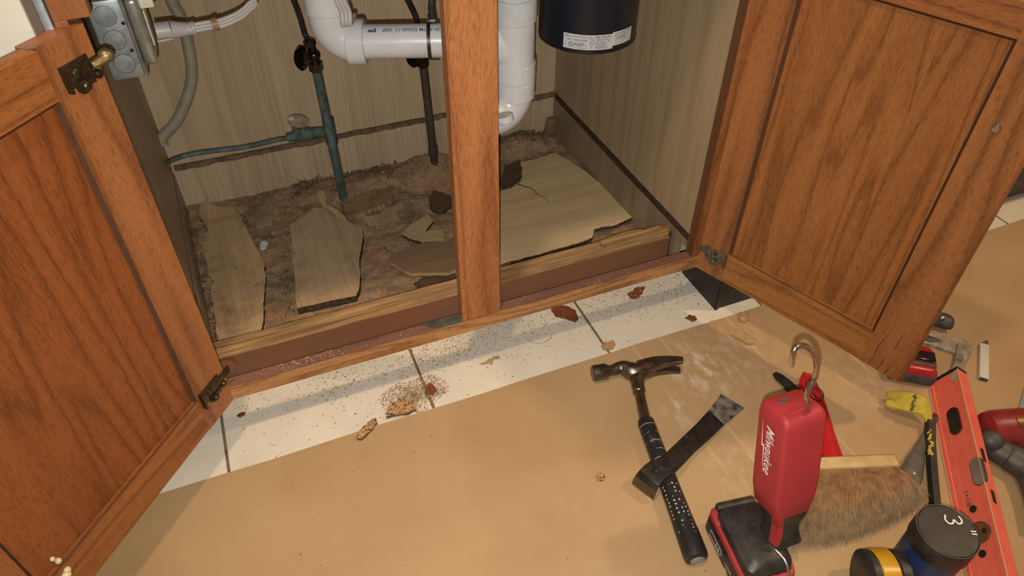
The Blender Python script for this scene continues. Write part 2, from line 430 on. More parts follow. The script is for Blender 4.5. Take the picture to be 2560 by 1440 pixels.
M_['lamD'] = laminate('oak_print_dirty', 'Y', c1=(0.480, 0.342, 0.216), c2=(0.348, 0.238, 0.142), seed=9.0, stain=0.45)
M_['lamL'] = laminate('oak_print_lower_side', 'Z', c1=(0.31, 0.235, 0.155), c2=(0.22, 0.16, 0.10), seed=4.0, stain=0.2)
M_['lamB'] = laminate('oak_print_brown', 'X', c1=(0.26, 0.170, 0.100), c2=(0.185, 0.115, 0.064), seed=11.0, stain=0.3)
M_['part'] = particle('wet_particleboard', (0.520, 0.358, 0.227), (0.240, 0.159, 0.101), 420, 0.5); M_['partL'] = particle('torn_particleboard', (0.42, 0.255, 0.140), (0.22, 0.125, 0.068), 500, 0.15)
M_['crumb'] = mottled('sawdust', (0.56, 0.365, 0.175), (0.34, 0.200, 0.092), 260, 0.9, spec=0.1)
M_['crumbD'] = mottled('dark_crumbs', (0.24, 0.150, 0.080), (0.095, 0.055, 0.030), 300, 0.9, spec=0.1)
M_['clump'] = mottled('dark_rot', (0.060, 0.044, 0.031), (0.150, 0.105, 0.070), 130, 0.95, bstr=0.6, spec=0.1)
M_['fluff'] = mottled('tan_sawdust', (0.40, 0.255, 0.150), (0.27, 0.165, 0.095), 200, 0.95, spec=0.05)
M_['dirt'] = mottled('rot_and_gap_shade', (0.030, 0.024, 0.018), (0.105, 0.070, 0.042), 160, 0.95, bstr=0.6, spec=0.1)  # rot on the boards, and painted shade for side groove and corner gap
M_['edge'] = mottled('dark_groove', (0.050, 0.030, 0.018), (0.135, 0.078, 0.042), 90, 0.85, bstr=0.4)
M_['strip'] = mottled('broken_edge', (0.20, 0.135, 0.078), (0.095, 0.062, 0.036), 60, 0.85, bstr=0.4)
M_['pvc'] = mottled('white_pvc', (0.52, 0.54, 0.575), (0.57, 0.59, 0.625), 24, 0.28, bstr=0.02)
M_['pvcd'] = mottled('white_pvc_scuffed', (0.46, 0.49, 0.52), (0.56, 0.58, 0.60), 40, 0.3, bstr=0.02)
M_['ink'] = mottled('dark_print', (0.04, 0.045, 0.05), (0.10, 0.10, 0.11), 120, 0.6)
M_['inkb'] = mottled('blue_print', (0.02, 0.03, 0.10), (0.04, 0.06, 0.16), 120, 0.6)
M_['black'] = mottled('black_plastic', (0.012, 0.012, 0.013), (0.022, 0.021, 0.021), 60, 0.38)
M_['blackd'] = mottled('dusty_black_plastic', (0.016, 0.016, 0.017), (0.035, 0.033, 0.032), 50, 0.45, dust=0.35, dscale=160)
M_['bvinyl'] = mottled('black_vinyl', (0.010, 0.0095, 0.010), (0.020, 0.018, 0.018), 30, 0.5, dust=0.2, dscale=240)
M_['navy'] = mottled('navy_paint', (0.0065, 0.0105, 0.019), (0.010, 0.0155, 0.026), 14, 0.34)
M_['chromeb'] = metal('black_chrome', (0.10, 0.10, 0.105), 0.16, 0.5, 60)
M_['hose'] = mottled('black_rubber_hose', (0.014, 0.016, 0.018), (0.03, 0.032, 0.036), 40, 0.45)
M_['cu'] = patina_mat('verdigris_copper', 0.75); M_['cud'] = patina_mat('dark_copper', 0.12)
M_['galv'] = galv_mat()
M_['steel'] = metal('bright_steel', (0.62, 0.60, 0.58), 0.28, 0.3, 40)
M_['dsteel'] = metal('worn_dark_steel', (0.30, 0.265, 0.235), 0.34, 0.5, 55)
M_['bsteel'] = mottled('blackened_steel', (0.022, 0.020, 0.020), (0.045, 0.041, 0.040), 50, 0.40, 0.5, dust=0.45, dustc=(0.34, 0.32, 0.30), dscale=110)
M_['bronze'] = metal('aged_bronze', (0.115, 0.085, 0.055), 0.4, 0.55, 140, 0.85)
M_['brass'] = metal('tarnished_brass', (0.33, 0.26, 0.14), 0.4, 0.5, 120, 0.8)
M_['corr'] = mottled('corroded_plate', (0.045, 0.045, 0.032), (0.19, 0.17, 0.12), 150, 0.6, 0.5, bstr=0.6)
M_['greyp'] = mottled('grey_cord', (0.36, 0.345, 0.35), (0.42, 0.40, 0.41), 30, 0.42)
M_['coverp'] = mottled('plated_cover', (0.30, 0.31, 0.28), (0.46, 0.47, 0.42), 60, 0.3, 0.6)
M_['tube'] = mottled('beige_corrugated', (0.27, 0.25, 0.19), (0.34, 0.315, 0.24), 40, 0.5)
M_['ivory'] = mottled('ivory_plastic', (0.62, 0.63, 0.48), (0.7, 0.7, 0.55), 30, 0.4)
M_['white'] = mottled('white_label', (0.55, 0.56, 0.59), (0.61, 0.62, 0.65), 30, 0.4)
M_['cream'] = mottled('cream_enamel', (0.62, 0.61, 0.55), (0.66, 0.65, 0.59), 5, 0.35, bstr=0.0)
M_['red'] = mottled('red_plastic', (0.345, 0.028, 0.036), (0.395, 0.034, 0.043), 26, 0.55, dust=0.10, dustc=(0.62, 0.30, 0.28), dscale=230)
M_['redl'] = mottled('red_paint', (0.80, 0.150, 0.095), (0.86, 0.170, 0.110), 30, 0.42, dust=0.15, dustc=(0.25, 0.09, 0.06), dscale=120)
M_['redd'] = mottled('dark_red_plastic', (0.20, 0.018, 0.022), (0.29, 0.030, 0.034), 40, 0.4)
M_['redg'] = mottled('glossy_red', (0.45, 0.012, 0.018), (0.52, 0.020, 0.025), 30, 0.3)
M_['wlogo'] = mottled('white_print', (0.82, 0.80, 0.80), (0.86, 0.85, 0.85), 20, 0.5)
M_['chrome'] = metal('polished_hook', (0.66, 0.62, 0.58), 0.25, 0.25, 30)
M_['brushwood'] = mottled('brush_wood', (0.50, 0.345, 0.16), (0.62, 0.46, 0.24), 40, 0.6)
M_['bristle'] = mottled('tan_bristle', (0.40, 0.225, 0.108), (0.235, 0.125, 0.060), 60, 0.75, spec=0.2)
M_['bristleD'] = mottled('grey_bristle_tips', (0.33, 0.25, 0.155), (0.16, 0.115, 0.068), 80, 0.8, spec=0.2)
M_['yellow'] = mottled('yellow_paint', (0.44, 0.345, 0.030), (0.54, 0.43, 0.055), 60, 0.5, dust=0.5, dustc=(0.10, 0.075, 0.03), dscale=90)
M_['yel2'] = mottled('yellow_plastic', (0.50, 0.265, 0.012), (0.60, 0.33, 0.02), 20, 0.3)
M_['blue'] = mottled('blue_plastic', (0.016, 0.032, 0.10), (0.026, 0.048, 0.15), 24, 0.42, dust=0.25, dustc=(0.22, 0.23, 0.28), dscale=90)
M_['vial'] = mottled('smoky_vial', (0.19, 0.150, 0.125), (0.27, 0.215, 0.180), 20, 0.12)
M_['amber'] = mottled('amber_vial', (0.13, 0.060, 0.025), (0.19, 0.09, 0.04), 30, 0.25)
M_['dgrey'] = mottled('dark_grey_rubber', (0.050, 0.048, 0.048), (0.085, 0.080, 0.078), 40, 0.5)
M_['pencil'] = mottled('white_paint', (0.55, 0.53, 0.50), (0.62, 0.60, 0.57), 40, 0.5)
M_['copperband'] = metal('copper_band', (0.75, 0.44, 0.24), 0.2, 0.2, 20)
M_['grimy'] = mottled('grimy_steel', (0.25, 0.21, 0.165), (0.47, 0.41, 0.335), 70, 0.4, 0.35, bstr=0.4)
M_['glue'] = mottled('dried_glue', (0.62, 0.50, 0.27), (0.70, 0.60, 0.36), 60, 0.4)
M_['paper'] = mottled('white_scrap', (0.55, 0.55, 0.56), (0.65, 0.65, 0.66), 60, 0.8)
M_['bluep'] = mottled('blue_grey_scrap', (0.13, 0.17, 0.24), (0.17, 0.21, 0.29), 60, 0.7)
M_['cream2'] = mottled('pale_veneer', (0.46, 0.33, 0.175), (0.40, 0.275, 0.14), 60, 0.6)
M_['chipr'] = mottled('red_brown_chip', (0.22, 0.068, 0.024), (0.13, 0.036, 0.013), 140, 0.7, bstr=0.5)
M_['wallp'] = mottled('wall_paint', (0.60, 0.56, 0.48), (0.64, 0.60, 0.52), 4, 0.8, bstr=0.0)
M_['counter'] = mottled('speckled_counter', (0.20, 0.17, 0.14), (0.30, 0.26, 0.21), 120, 0.4)
M_['greytoe'] = mottled('grey_brown_toe', (0.115, 0.085, 0.065), (0.145, 0.108, 0.085), 12, 0.6)

# ------------------------------------------------------------------ setting
def struct(name, mb, m):
    o = mb.build(name, m); o['kind'] = 'structure'; return o
struct('floor', MB().box(-2.5, 3.5, -1.6, 1.55, -0.03, 0.0), M_['tile'])
struct('wall_back', MB().box(-2.5, 3.5, 1.50, 1.55, 0.0, 2.5), M_['wallp'])

cb = [(-1.6, -1.4), (2.6, -1.4), (2.6, 0.760)]
xs = [2.6-i*0.06 for i in range(1, 70)]
for x in xs: cb.append((x, 0.7425+0.0024*noise.noise(V((x*6, 0, 0)))+0.0009*noise.noise(V((x*40, 2, 0)))+max(0, x-0.9)*0.018))
cb.append((-1.6, 0.742))
o = MB().prism(cb, 0.0004, 0.0030).build('cardboard_sheet', M_['card'])
tag(o, 'large brown cardboard sheet covering the tile floor under the tools', 'cardboard')

# ------------------------------------------------------------------ sink cabinet
YF = 0.800; YB = 1.457
cab = thing('sink_cabinet', 'open orange oak sink cabinet with both doors swung out and rotted floor', 'cabinet', (0.282, 0.80, 0.0))
MB().box(-0.1485, -0.1365, YF, YF+0.0195, 0.1245, 0.681).box(-0.1485, -0.1145, YF, YF+0.0195, 0.681, 0.86).build('face_frame_stile', M_['oakZ'], cab, bev=0.001)
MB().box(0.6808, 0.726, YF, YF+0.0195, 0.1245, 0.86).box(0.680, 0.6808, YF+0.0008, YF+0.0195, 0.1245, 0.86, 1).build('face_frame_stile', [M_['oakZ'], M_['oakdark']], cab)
MB().box(0.2432, 0.3095, YF-0.0008, YF+0.0195, 0.1245, 0.86).build('centre_stile', M_['oakC'], cab, bev=0.0012)
mb = MB().box(-0.1485, 0.726, YF, YF+0.0195, 0.0965, 0.1235)
mb.add([(-0.1485, YF+0.0004, 0.1237), (0.726, YF+0.0004, 0.1237), (0.726, YF+0.0195, 0.1237), (-0.1485, YF+0.0195, 0.1237)], [[0, 1, 2, 3]], 1)
mb.build('bottom_rail', [M_['oakX'], M_['railtop']], cab)
MB().box(-0.1235, 0.680, YF, YF+0.0195, 0.80, 0.86).build('top_rail', M_['oakX'], cab)
def side(xf, xb, sgn):
    # board above and below a groove filled almost flush, its shade painted dark
    mb = MB()
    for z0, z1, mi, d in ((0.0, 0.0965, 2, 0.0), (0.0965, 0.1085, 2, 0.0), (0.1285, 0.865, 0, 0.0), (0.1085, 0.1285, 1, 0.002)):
        a = xf+sgn*d; b = xb+sgn*d; oa = xf+sgn*0.016; ob = xb+sgn*0.016
        y0 = YF+0.0195 if z0 > 0.05 else 0.890
        vs = [(a, y0, z0), (b, YB, z0), (ob, YB, z0), (oa, y0, z0), (a, y0, z1), (b, YB, z1), (ob, YB, z1), (oa, y0, z1)]
        mb.add(vs, [[0, 1, 2, 3], [4, 5, 6, 7], [0, 1, 5, 4], [1, 2, 6, 5], [2, 3, 7, 6], [3, 0, 4, 7]], mi)
    return mb
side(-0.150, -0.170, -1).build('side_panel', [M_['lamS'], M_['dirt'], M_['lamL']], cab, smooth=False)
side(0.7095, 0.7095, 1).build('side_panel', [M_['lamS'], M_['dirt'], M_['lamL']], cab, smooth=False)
MB().box(-0.186, 0.7255, YB, YB+0.008, 0.0, 0.865).build('back_panel', M_['lamZ'], cab)
# broken edge of the old floor still in the groove along the back
mb = MB(); n = 90; rnd = random.Random(3)
top = []; 
for i in range(n+1):
    x = -0.166+i*(0.7085+0.166)/n
    top.append((x, 0.006+0.003*noise.noise(V((x*30, 0, 0)))+0.002*rnd.random(), 0.1155+0.0035*noise.noise(V((x*22, 5, 0)))+0.002*rnd.random(), 0.1275+0.002*noise.noise(V((x*25, 9, 0)))))
vs = []
for x, d, z0, z1 in top: vs += [(x, YB, z1), (x, YB-d, z1), (x, YB-d, z0), (x, YB, z0)]
fs = []
for i in range(n):
    a = i*4; b = a+4
    for j in range(4): fs.append([a+j, b+j, b+(j+1) % 4, a+(j+1) % 4])
fs += [[0, 1, 2, 3], [n*4+3, n*4+2, n*4+1, n*4]]
mb.add(vs, fs)
mb.build('groove_strip', M_['strip'], cab, smooth=False)['label'] = 'dark broken edge of the old floor along the back'
# toe kick board: stained face, raw top
mb = MB().box(-0.150, 0.694, 0.889, 0.928, 0.0, 0.100)
tv = []; tf = []; n = 60
for i in range(n+1):
    x = -0.150+i*0.844/n
    tv += [(x, 0.8885+0.0012*noise.noise(V((x*30, 1, 0))), 0.1002), (x, 0.929+0.0022*noise.noise(V((x*25, 4, 0))), 0.1006)]
    if i < n: tf.append([i*2, i*2+2, i*2+3, i*2+1])
mb.add(tv, tf, 1)
mb.build('toe_kick_board', [M_['toe'], M_['raw']], cab, smooth=False)
MB().box(0.6945, 0.7092, 0.905, 0.925, 0.0, 0.094).build('dark_gap_filler', M_['dirt'], cab)['label'] = 'black filler added to darken the gap right of the toe kick'  # dark block added so the gap beside the board stays black
mb = MB().prism([(0.5605, 0.9236), (0.6162, 0.9314), (0.6491, 0.9276), (0.6623, 0.9169), (0.7108, 0.9191), (0.6909, 0.8908), (0.6009, 0.9034), (0.5574, 0.9094)], 0.1005, 0.106)
mb.build('splintered_strip', M_['raw'], cab, smooth=False)['label'] = 'splintered strip of raw wood on the right end'
mb = MB().prism(ragged([(0.20, 0.8012), (0.2425, 0.8012), (0.2425, 0.8190), (0.175, 0.8190)], 0.001, 0.006, 4), 0.1237, 0.1241)
mb.build('water_stain', mottled('verdigris_stain', (0.10, 0.115, 0.10), (0.065, 0.055, 0.05), 60, 0.6), cab)

def door(side_):
    left = side_ == 'L'
    if left: org = (-0.1319, 0.7933, 0.0); ang = radians(-130.62); sg = 1; W = 0.392; z0, z1 = 0.096, 0.6755; hw = 0.053; fw = 0.064; zr0 = 0.161; zr1 = 0.618
    else: org = (0.6967, 0.7990, 0.0); ang = radians(-68.06); sg = -1; W = 0.381; z0, z1 = 0.0955, 0.6625; hw = 0.057; fw = 0.070; zr0 = 0.1605; zr1 = 0.623
    M = Matrix.Translation(org) @ Matrix.Rotation(ang, 4, 'Z')
    pan = oak('oak_door_panel_'+side_.lower(), 'Z', light=(0.315, 0.098, 0.027) if left else (0.400, 0.158, 0.048), dark=(0.125, 0.034, 0.009) if left else (0.155, 0.050, 0.013), seed=0.4 if left else 6.9, cath=1.35, staves=0.083, ws=7.5)
    d = bpy.data.objects.new('door', None); C.objects.link(d); d.parent = cab
    d.matrix_local = WM[cab.name].inverted() @ M; WM[d.name] = M.copy()
    def prof(pts, a, b, vert):
        # pts in (across, depth); extruded along z (vert) or along the door's width
        n = len(pts); vs = []
        for t in (a, b):
            for u, dd in pts: vs.append((u, dd*sg, t) if vert else (t, dd*sg, u))
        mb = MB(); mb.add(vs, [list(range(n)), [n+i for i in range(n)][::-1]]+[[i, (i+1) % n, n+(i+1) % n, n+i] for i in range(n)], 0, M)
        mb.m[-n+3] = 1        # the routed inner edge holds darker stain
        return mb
    T = -0.0195; c = 0.0042; e = 0.003
    smat = M_['oakZ']
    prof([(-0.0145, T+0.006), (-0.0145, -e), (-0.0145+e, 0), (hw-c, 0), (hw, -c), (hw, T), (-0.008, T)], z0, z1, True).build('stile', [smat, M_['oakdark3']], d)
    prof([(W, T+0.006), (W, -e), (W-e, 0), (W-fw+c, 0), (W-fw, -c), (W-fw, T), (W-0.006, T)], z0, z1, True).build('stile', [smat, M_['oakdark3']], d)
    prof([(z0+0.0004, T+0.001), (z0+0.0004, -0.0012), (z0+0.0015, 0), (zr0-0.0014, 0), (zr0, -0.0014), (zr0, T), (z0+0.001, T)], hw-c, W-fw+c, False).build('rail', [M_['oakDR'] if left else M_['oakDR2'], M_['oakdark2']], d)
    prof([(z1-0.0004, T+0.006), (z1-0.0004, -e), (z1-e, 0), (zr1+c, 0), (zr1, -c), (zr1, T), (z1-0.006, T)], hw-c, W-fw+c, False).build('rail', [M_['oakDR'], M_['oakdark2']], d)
    mb = MB(); y0, y1 = sorted((T*sg+0.004*sg, -0.0062*sg))
    mb.box(hw+0.0002, W-fw-0.0002, y0, y1, zr0+0.0002, zr1-0.0002, 0, M)
    mb.build('panel', pan, d, smooth=False)
    def L(x, dd, z): return M @ V((x, dd*sg, z))
    def hinge(z, flip, mat, x0, x1, h, corroded=False):
        mb = MB()
        def lbox(xa, xb, da, db, za, zb, bev=0.0):
            ya, yb = sorted((da*sg, db*sg)); mb.box(xa, xb, ya, yb, za, zb, 0, M, bev)
        lbox(x0, x1, 0.0, 0.0022, z, z+h, 0.0007)
        lbox(x1-0.002, x1+0.0005, 0.0, 0.007, z-0.002, z+h)      # bent end lip
        lbox(x0-0.022, x0+0.006, 0.0, 0.003, z+h*0.3, z+h*0.75, 0.0008)       # arm towards the frame
        zz = z+h*0.52
        nrm = (M.to_3x3() @ V((0, sg, 0)))
        ax = (M.to_3x3() @ V((1, 0, 0)))
        mb.lathe([(0.0052, 0), (0.0052, 0.0016), (0.0035, 0.0030), (0.0001, 0.0033)], frame(L(x0+(x1-x0)*0.55, 0.0018, zz), nrm, ax), 12)
        # adjusting bolt, washer and its slotted tongue
        mb.lathe([(0.0085, 0), (0.0085, 0.0018), (0.0068, 0.002), (0.0068, 0.0042), (0.0050, 0.0045), (0.0050, 0.0068), (0.0036, 0.0084), (0.0001, 0.0088)], frame(L(x0+(x1-x0)*0.47, 0.0, z-0.002), nrm, ax), 16)
        lbox(x0+0.002, x1-0.014, 0.0005, 0.0035, z-0.004, z+0.003)
        if corroded:
            for i in range(9):
                mb.sphere(L(x0+random.uniform(-0.012, x1-x0), random.uniform(0.001, 0.004), z+h*random.uniform(0.35, 1.1)), random.uniform(0.0015, 0.0040), 8)
        else:
            mb.lathe([(0.0048, 0), (0.0048, 0.004), (0.0036, 0.0055), (0.0001, 0.006)], frame(L(x0-0.004, 0.0, z+0.001), nrm, ax), 14)
        ob = mb.build('hinge', mat, d)
        return ob
    if left:
        ob = hinge(0.6255, 1, M_['bronze'], 0.0, 0.0355, 0.0245); ob['label'] = 'upper bronze cup hinge'
        mb = MB()       # brass lobe of the hinge that reaches the face frame
        p = spline([L(0.0, 0.002, 0.6375), L(-0.007, 0.004, 0.638), L(-0.014, 0.005, 0.639), L(-0.0185, 0.005, 0.640)], 5)
        mb.tube(p, [0.0052+0.0030*i/(len(p)-1) for i in range(len(p))], 12, flat=0.7)
        mb.sphere(p[-1], 0.0082, 12, sc=(1, 1, 0.9))
        mb.build('hinge_lobe', M_['brass'], d)
        ob = hinge(0.1415, 1, M_['bronze'], 0.002, 0.044, 0.026); ob['label'] = 'lower bronze cup hinge'
        mb = MB().sphere(L(0.305, 0.001, 0.145), 0.006, 12, sc=(1, 1, 0.8)).sphere(L(0.301, 0.001, 0.149), 0.0045, 10).sphere(L(0.300, -0.004, 0.166), 0.004, 10).sphere(L(0.303, -0.004, 0.176), 0.003, 10)
        mb.build('glue_blob', M_['glue'], d)['label'] = 'blob of dried pale yellow glue'
    else:
        ob = hinge(0.131, -1, M_['corr'], 0.010, 0.052, 0.0235, True); ob['label'] = 'corroded grey-green cup hinge'
        nrm = (M.to_3x3() @ V((0, sg, 0)))
        mb = MB().lathe([(0.0058, 0), (0.0056, 0.002), (0.0040, 0.0042), (0.0001, 0.0050)], frame(L(0.3372, 0.0, 0.526), nrm, (0, 0, 1)), 16)
        mb.build('screw', M_['steel'], d)['label'] = 'bright steel knob screw'
    if not left:
        mb = MB(); rc = random.Random(2)
        for pts_ in ([(0.328, 0.098), (0.331, 0.118), (0.330, 0.138), (0.334, 0.165), (0.337, 0.188)], [(0.343, 0.097), (0.345, 0.112), (0.344, 0.130)], [(0.356, 0.0965), (0.357, 0.108), (0.359, 0.122)], [(0.352, 0.150), (0.353, 0.172), (0.355, 0.190)]):
            p = spline([L(a_, 0.0002, b_) for a_, b_ in pts_], 5)
            mb.tube(p, [0.0009*(1-abs(2*i/(len(p)-1)-0.7)*0.7)+0.0001 for i in range(len(p))], 6)
        mb.build('crack', M_['edge'], d)['label'] = 'dark cracks in the swollen lower stile'
    return d
door('L'); door('R')
o = MB().lathe([(0.017, 0), (0.017, 0.003), (0.012, 0.005), (0.0001, 0.006)], frame((-0.1329, 0.8850, 0.0841), (0, -1, 0), (1, 0, 0)), 20).build('round_bumper', M_['toe'], cab)
o['label'] = 'round brown plug on the left end of the toe kick'

# ------------------------------------------------------------------ neighbours
a = thing('kitchen_range', 'cream white appliance front with grey steel side strips left of cabinet', 'appliance', (-0.46, 0.82, 0))
MB().box(-0.765, -0.1665, 0.795, 0.818, 0.09, 0.862, bev=0.003).box(-0.765, -0.205, 0.818, 1.40, 0.09, 0.862).build('front_panel', M_['cream'], a)
MB().box(-0.1660, -0.1580, 0.797, 0.816, 0.09, 0.862).build('panel_side_shade', M_['greytoe'], a)  # brownish shade of the panel's side, modelled as a coloured strip
MB().box(-0.1578, -0.1495, 0.7965, 0.815, 0.09, 0.862, bev=0.001).build('steel_strip', M_['galv'], a)
MB().box(-0.765, -0.205, 0.92, 1.40, 0.0, 0.09).build('base', M_['bvinyl'], a)

t = thing('dishwasher', 'white dishwasher on a black toe kick right of the sink cabinet', 'dishwasher', (1.04, 0.78, 0))
mb = MB().box(0.7366, 0.7415, 0.769, 0.885, 0.0, 0.094).box(0.7366, 0.742, 0.766, 0.7705, 0.0, 0.094)
mb.build('toe_kick_side', M_['bvinyl'], t)['label'] = 'black vinyl side of the toe kick'
MB().box(0.7420, 1.335, 0.769, 0.774, 0.0, 0.094).build('toe_kick', M_['bvinyl'], t)['label'] = 'black vinyl toe kick'
MB().box(0.7480, 1.335, 0.758, 0.80, 0.100, 0.74, bev=0.004).build('door', M_['cream'], t)
MB().box(0.7480, 1.335, 0.760, 0.80, 0.745, 0.862, bev=0.004).build('control_panel', M_['cream'], t)
MB().box(0.7480, 1.335, 0.80, 1.38, 0.096, 0.862).build('tub', M_['dgrey'], t)

b = thing('base_cabinet', 'orange oak base cabinet beyond the open right door', 'cabinet', (1.80, 0.9, 0))
MB().box(1.345, 2.30, 0.815, 1.45, 0.126, 0.865).build('body', M_['lamS'], b)
MB().box(1.345, 2.30, 0.795, 0.815, 0.126, 0.865).build('face_frame', M_['oakX'], b, bev=0.001)
MB().box(1.345, 2.30, 0.829, 0.845, 0.0, 0.126).build('toe_kick', M_['greytoe'], b)
for k, (xa, xb) in enumerate(((1.36, 1.80), (1.82, 2.26))):
    dd = MB().box(xa, xb, 0.776, 0.7945, 0.15, 0.66, bev=0.003).build('door', M_['oakP2'], b)
    MB().box(xa+0.06, xb-0.06, 0.771, 0.7755, 0.21, 0.60, bev=0.002).build('raised_panel', M_['oakP'], dd)
    MB().box(xa, xb, 0.776, 0.7945, 0.69, 0.84, bev=0.003).build('drawer_front', M_['oakX'], b)
ct = MB().box(-0.9, 2.35, 0.772, 1.495, 0.868, 0.906, bev=0.004).build('countertop', M_['counter'])
tag(ct, 'speckled brown kitchen countertop over the sink cabinet', 'countertop')

# ------------------------------------------------------------------ plumbing
def ring(mb, c, ax, r, h, mi=0, n=28, ch=0.001):
    ax = V(ax).normalized(); x = V((1, 0, 0)) if abs(ax.x) < 0.8 else V((0, 0, 1))
    mb.lathe([(r-ch, -h/2), (r, -h/2+ch), (r, h/2-ch), (r-ch, h/2)], frame(c, ax, x), n, mi)
RP = 0.0242; RF = 0.0302
A = V((0.146, 1.047, 0.5115)); Bp = V((0.3965, 0.957, 0.512))
dp = (Bp-A).normalized()
t = thing('drain_pipe', 'white plastic drain pipe running behind the centre stile to a tee', 'drain pipe', (0.27, 1.0, 0.45))
mb = MB()
pts = [A+V((0, 0, 0.075))]+[A+V((0, 0, 0.040))]
for k in range(13):
    th = pi/2*k/12
    pts.append(A+V((0, 0, 0.036))*(1-sin(th))+dp*0.036*(1-cos(th)))
pts.append(A+dp*0.045)
mb.tube(pts, RF-0.001, 28)
ring(mb, A+dp*0.0345, dp, RF+0.0022, 0.026)
ring(mb, A+V((0, 0, 0.062)), (0, 0, 1), RF+0.0015, 0.030)
mb.build('elbow', M_['pvc'], t)
mb = MB().tube([A+V((0, 0, 0.07)), A+V((0, 0, 0.356))], RF-0.004, 28); ring(mb, A+V((0, 0, 0.092)), (0, 0, 1), RF+0.0015, 0.02)
mb.build('riser', M_['pvcd'], t)
mb = MB().tube([A+dp*0.03, Bp], RP, 32); mb.build('straight_pipe', M_['pvc'], t)
# printed line, upside down along the top of the pipe
vdir = (V((0, 0, 0.965))-(A+dp*0.15)); vdir = (vdir-dp*vdir.dot(dp)).normalized(); wdir = dp.cross(vdir)
if wdir.z < 0: wdir = -wdir
def onpipe(s0, th0):
    def fn(p):
        a = th0-p.y/RP
        return A+dp*(s0-p.x)+(vdir*cos(a)+wdir*sin(a))*(RP+0.00025)
    return fn
letters('lettering', '1120 ASTM D2665-11  NSF', 0.0080, None, M_['ink'], t, onpipe(0.1665, 0.80), bold=0.0001)
letters('lettering', 'pw', 0.0098, None, M_['inkb'], t, onpipe(0.0665, 0.74), bold=0.0004)
# tee, coupling, trap bend
T0 = V((0.3965, 0.957, 0.512))
mb = MB().tube([T0+V((0, 0, 0.040)), T0+V((0, 0, -0.036))], RF, 32)
pb = [T0+V((0.002, 0, -0.018)), T0-dp*0.03, T0-dp*0.045]
mb.tube(pb, RF-0.0006, 28)
ring(mb, T0-dp*0.040, dp, RF+0.002, 0.016)
mb.build('tee', M_['pvc'], t)
mb = MB(); ring(mb, T0+V((0, 0, 0.047)), (0, 0, 1), RF+0.0025, 0.034); ring(mb, T0+V((0, 0, 0.068)), (0, 0, 1), RF-0.0015, 0.012); mb.tube([T0+V((0, 0, 0.06)), T0+V((0, 0, 0.356))], RF-0.003, 28)
mb.build('upper_coupling', M_['pvcd'], t)
mb = MB(); ring(mb, T0+V((0, 0, -0.046)), (0, 0, 1), RF+0.0025, 0.026, n=32); ring(mb, T0+V((0, 0, -0.062)), (0, 0, 1), RF-0.001, 0.014)
mb.build('lower_coupling', M_['pvc'], t)
mb = MB(); K = T0+V((0, 0, -0.064)); ld = V((-0.92, -0.20, 0)).normalized()
ring(mb, K+V((0, 0, -0.012)), (0, 0, 1), RF+0.002, 0.028, n=32)
pts = [K, K+V((0, 0, -0.017))]
for k in range(1, 15):
    th = pi/2*k/14*1.0
    pts.append(K+V((0, 0, -0.017))+ld*0.034*(1-cos(th))+V((0, 0, -0.034*sin(th))))
pts.append(pts[-1]+ld*0.03)
mb.tube(pts, RF-0.0008, 28)
mb.build('trap_bend', M_['pvc'], t)
e = pts[-1]
mb = MB(); ring(mb, (0.3447, 0.8690, 0.4377), (0.12, -0.25, -1), 0.0135, 0.010, n=20)
mb.build('cleanout_plug', M_['pvcd'], t)
mb = MB(); ring(mb, V((0.3421, 0.8671, 0.4347))+V((0, 0, 0.0)), (0.12, -0.25, -1), 0.0118, 0.004, n=20)
mb.build('plug_gasket', mottled('pale_blue_gasket', (0.22, 0.36, 0.60), (0.30, 0.45, 0.68), 30, 0.5), t)

# black cable tie round the pipe
mb = MB(); c0 = A+dp*0.1415; n = 40; vs = []; fs = []
for i in range(n):
    a = 2*pi*i/n
    for s_, rr in ((-0.0026, RP+0.0004), (0.0026, RP+0.0004), (0.0026, RP+0.0017), (-0.0026, RP+0.0017)):
        vs.append(c0+dp*s_+(vdir*cos(a)+wdir*sin(a))*rr)
for i in range(n):
    for j in range(4): fs.append([i*4+j, i*4+(j+1) % 4, ((i+1) % n)*4+(j+1) % 4, ((i+1) % n)*4+j])
mb.add(vs, fs)
Mh = frame(c0+wdir*(RP+0.002), wdir, dp)
mb.box(-0.004, 0.011, -0.004, 0.004, -0.001, 0.0045, 0, Mh, 0.0008)
mb.tube([c0-wdir*(RP+0.001), c0-wdir*(RP+0.001)+dp*0.014-vdir*0.004], 0.0019, 6)
tag(mb.build('cable_tie', M_['black']), 'black cable tie strapped round the white drain pipe', 'cable tie')

# garbage disposal
dc = V((0.556, 1.030, 0.0)); rd = 0.0797; zb = 0.4655
t = thing('garbage_disposal', 'dark navy garbage disposal can hanging beside the white drain', 'garbage disposal', (dc.x, dc.y, zb))
mb = MB().lathe([(rd*0.3, zb+0.006), (rd-0.010, zb+0.006), (rd-0.0085, zb), (rd-0.003, zb), (rd-0.0006, zb+0.003), (rd, zb+0.006), (rd, zb+0.20), (rd-0.005, zb+0.205), (rd-0.005, zb+0.30), (rd-0.02, zb+0.33), (0.045, zb+0.345), (0.045, 0.868)], Matrix.Translation((dc.x, dc.y, 0)), 72)
mb.build('canister', M_['navy'], t)
mb = MB().lathe([(rd+0.0006, zb+0.0022), (rd+0.0010, zb+0.0035), (rd+0.0006, zb+0.0050)], Matrix.Translation((dc.x, dc.y, 0)), 72, caps=False)
mb.build('bottom_rim', M_['black'], t)
def cyl(a, z, r=rd+0.0003): return V((dc.x+r*cos(a), dc.y+r*sin(a), z))
acam = math.atan2(-dc.y, -dc.x)
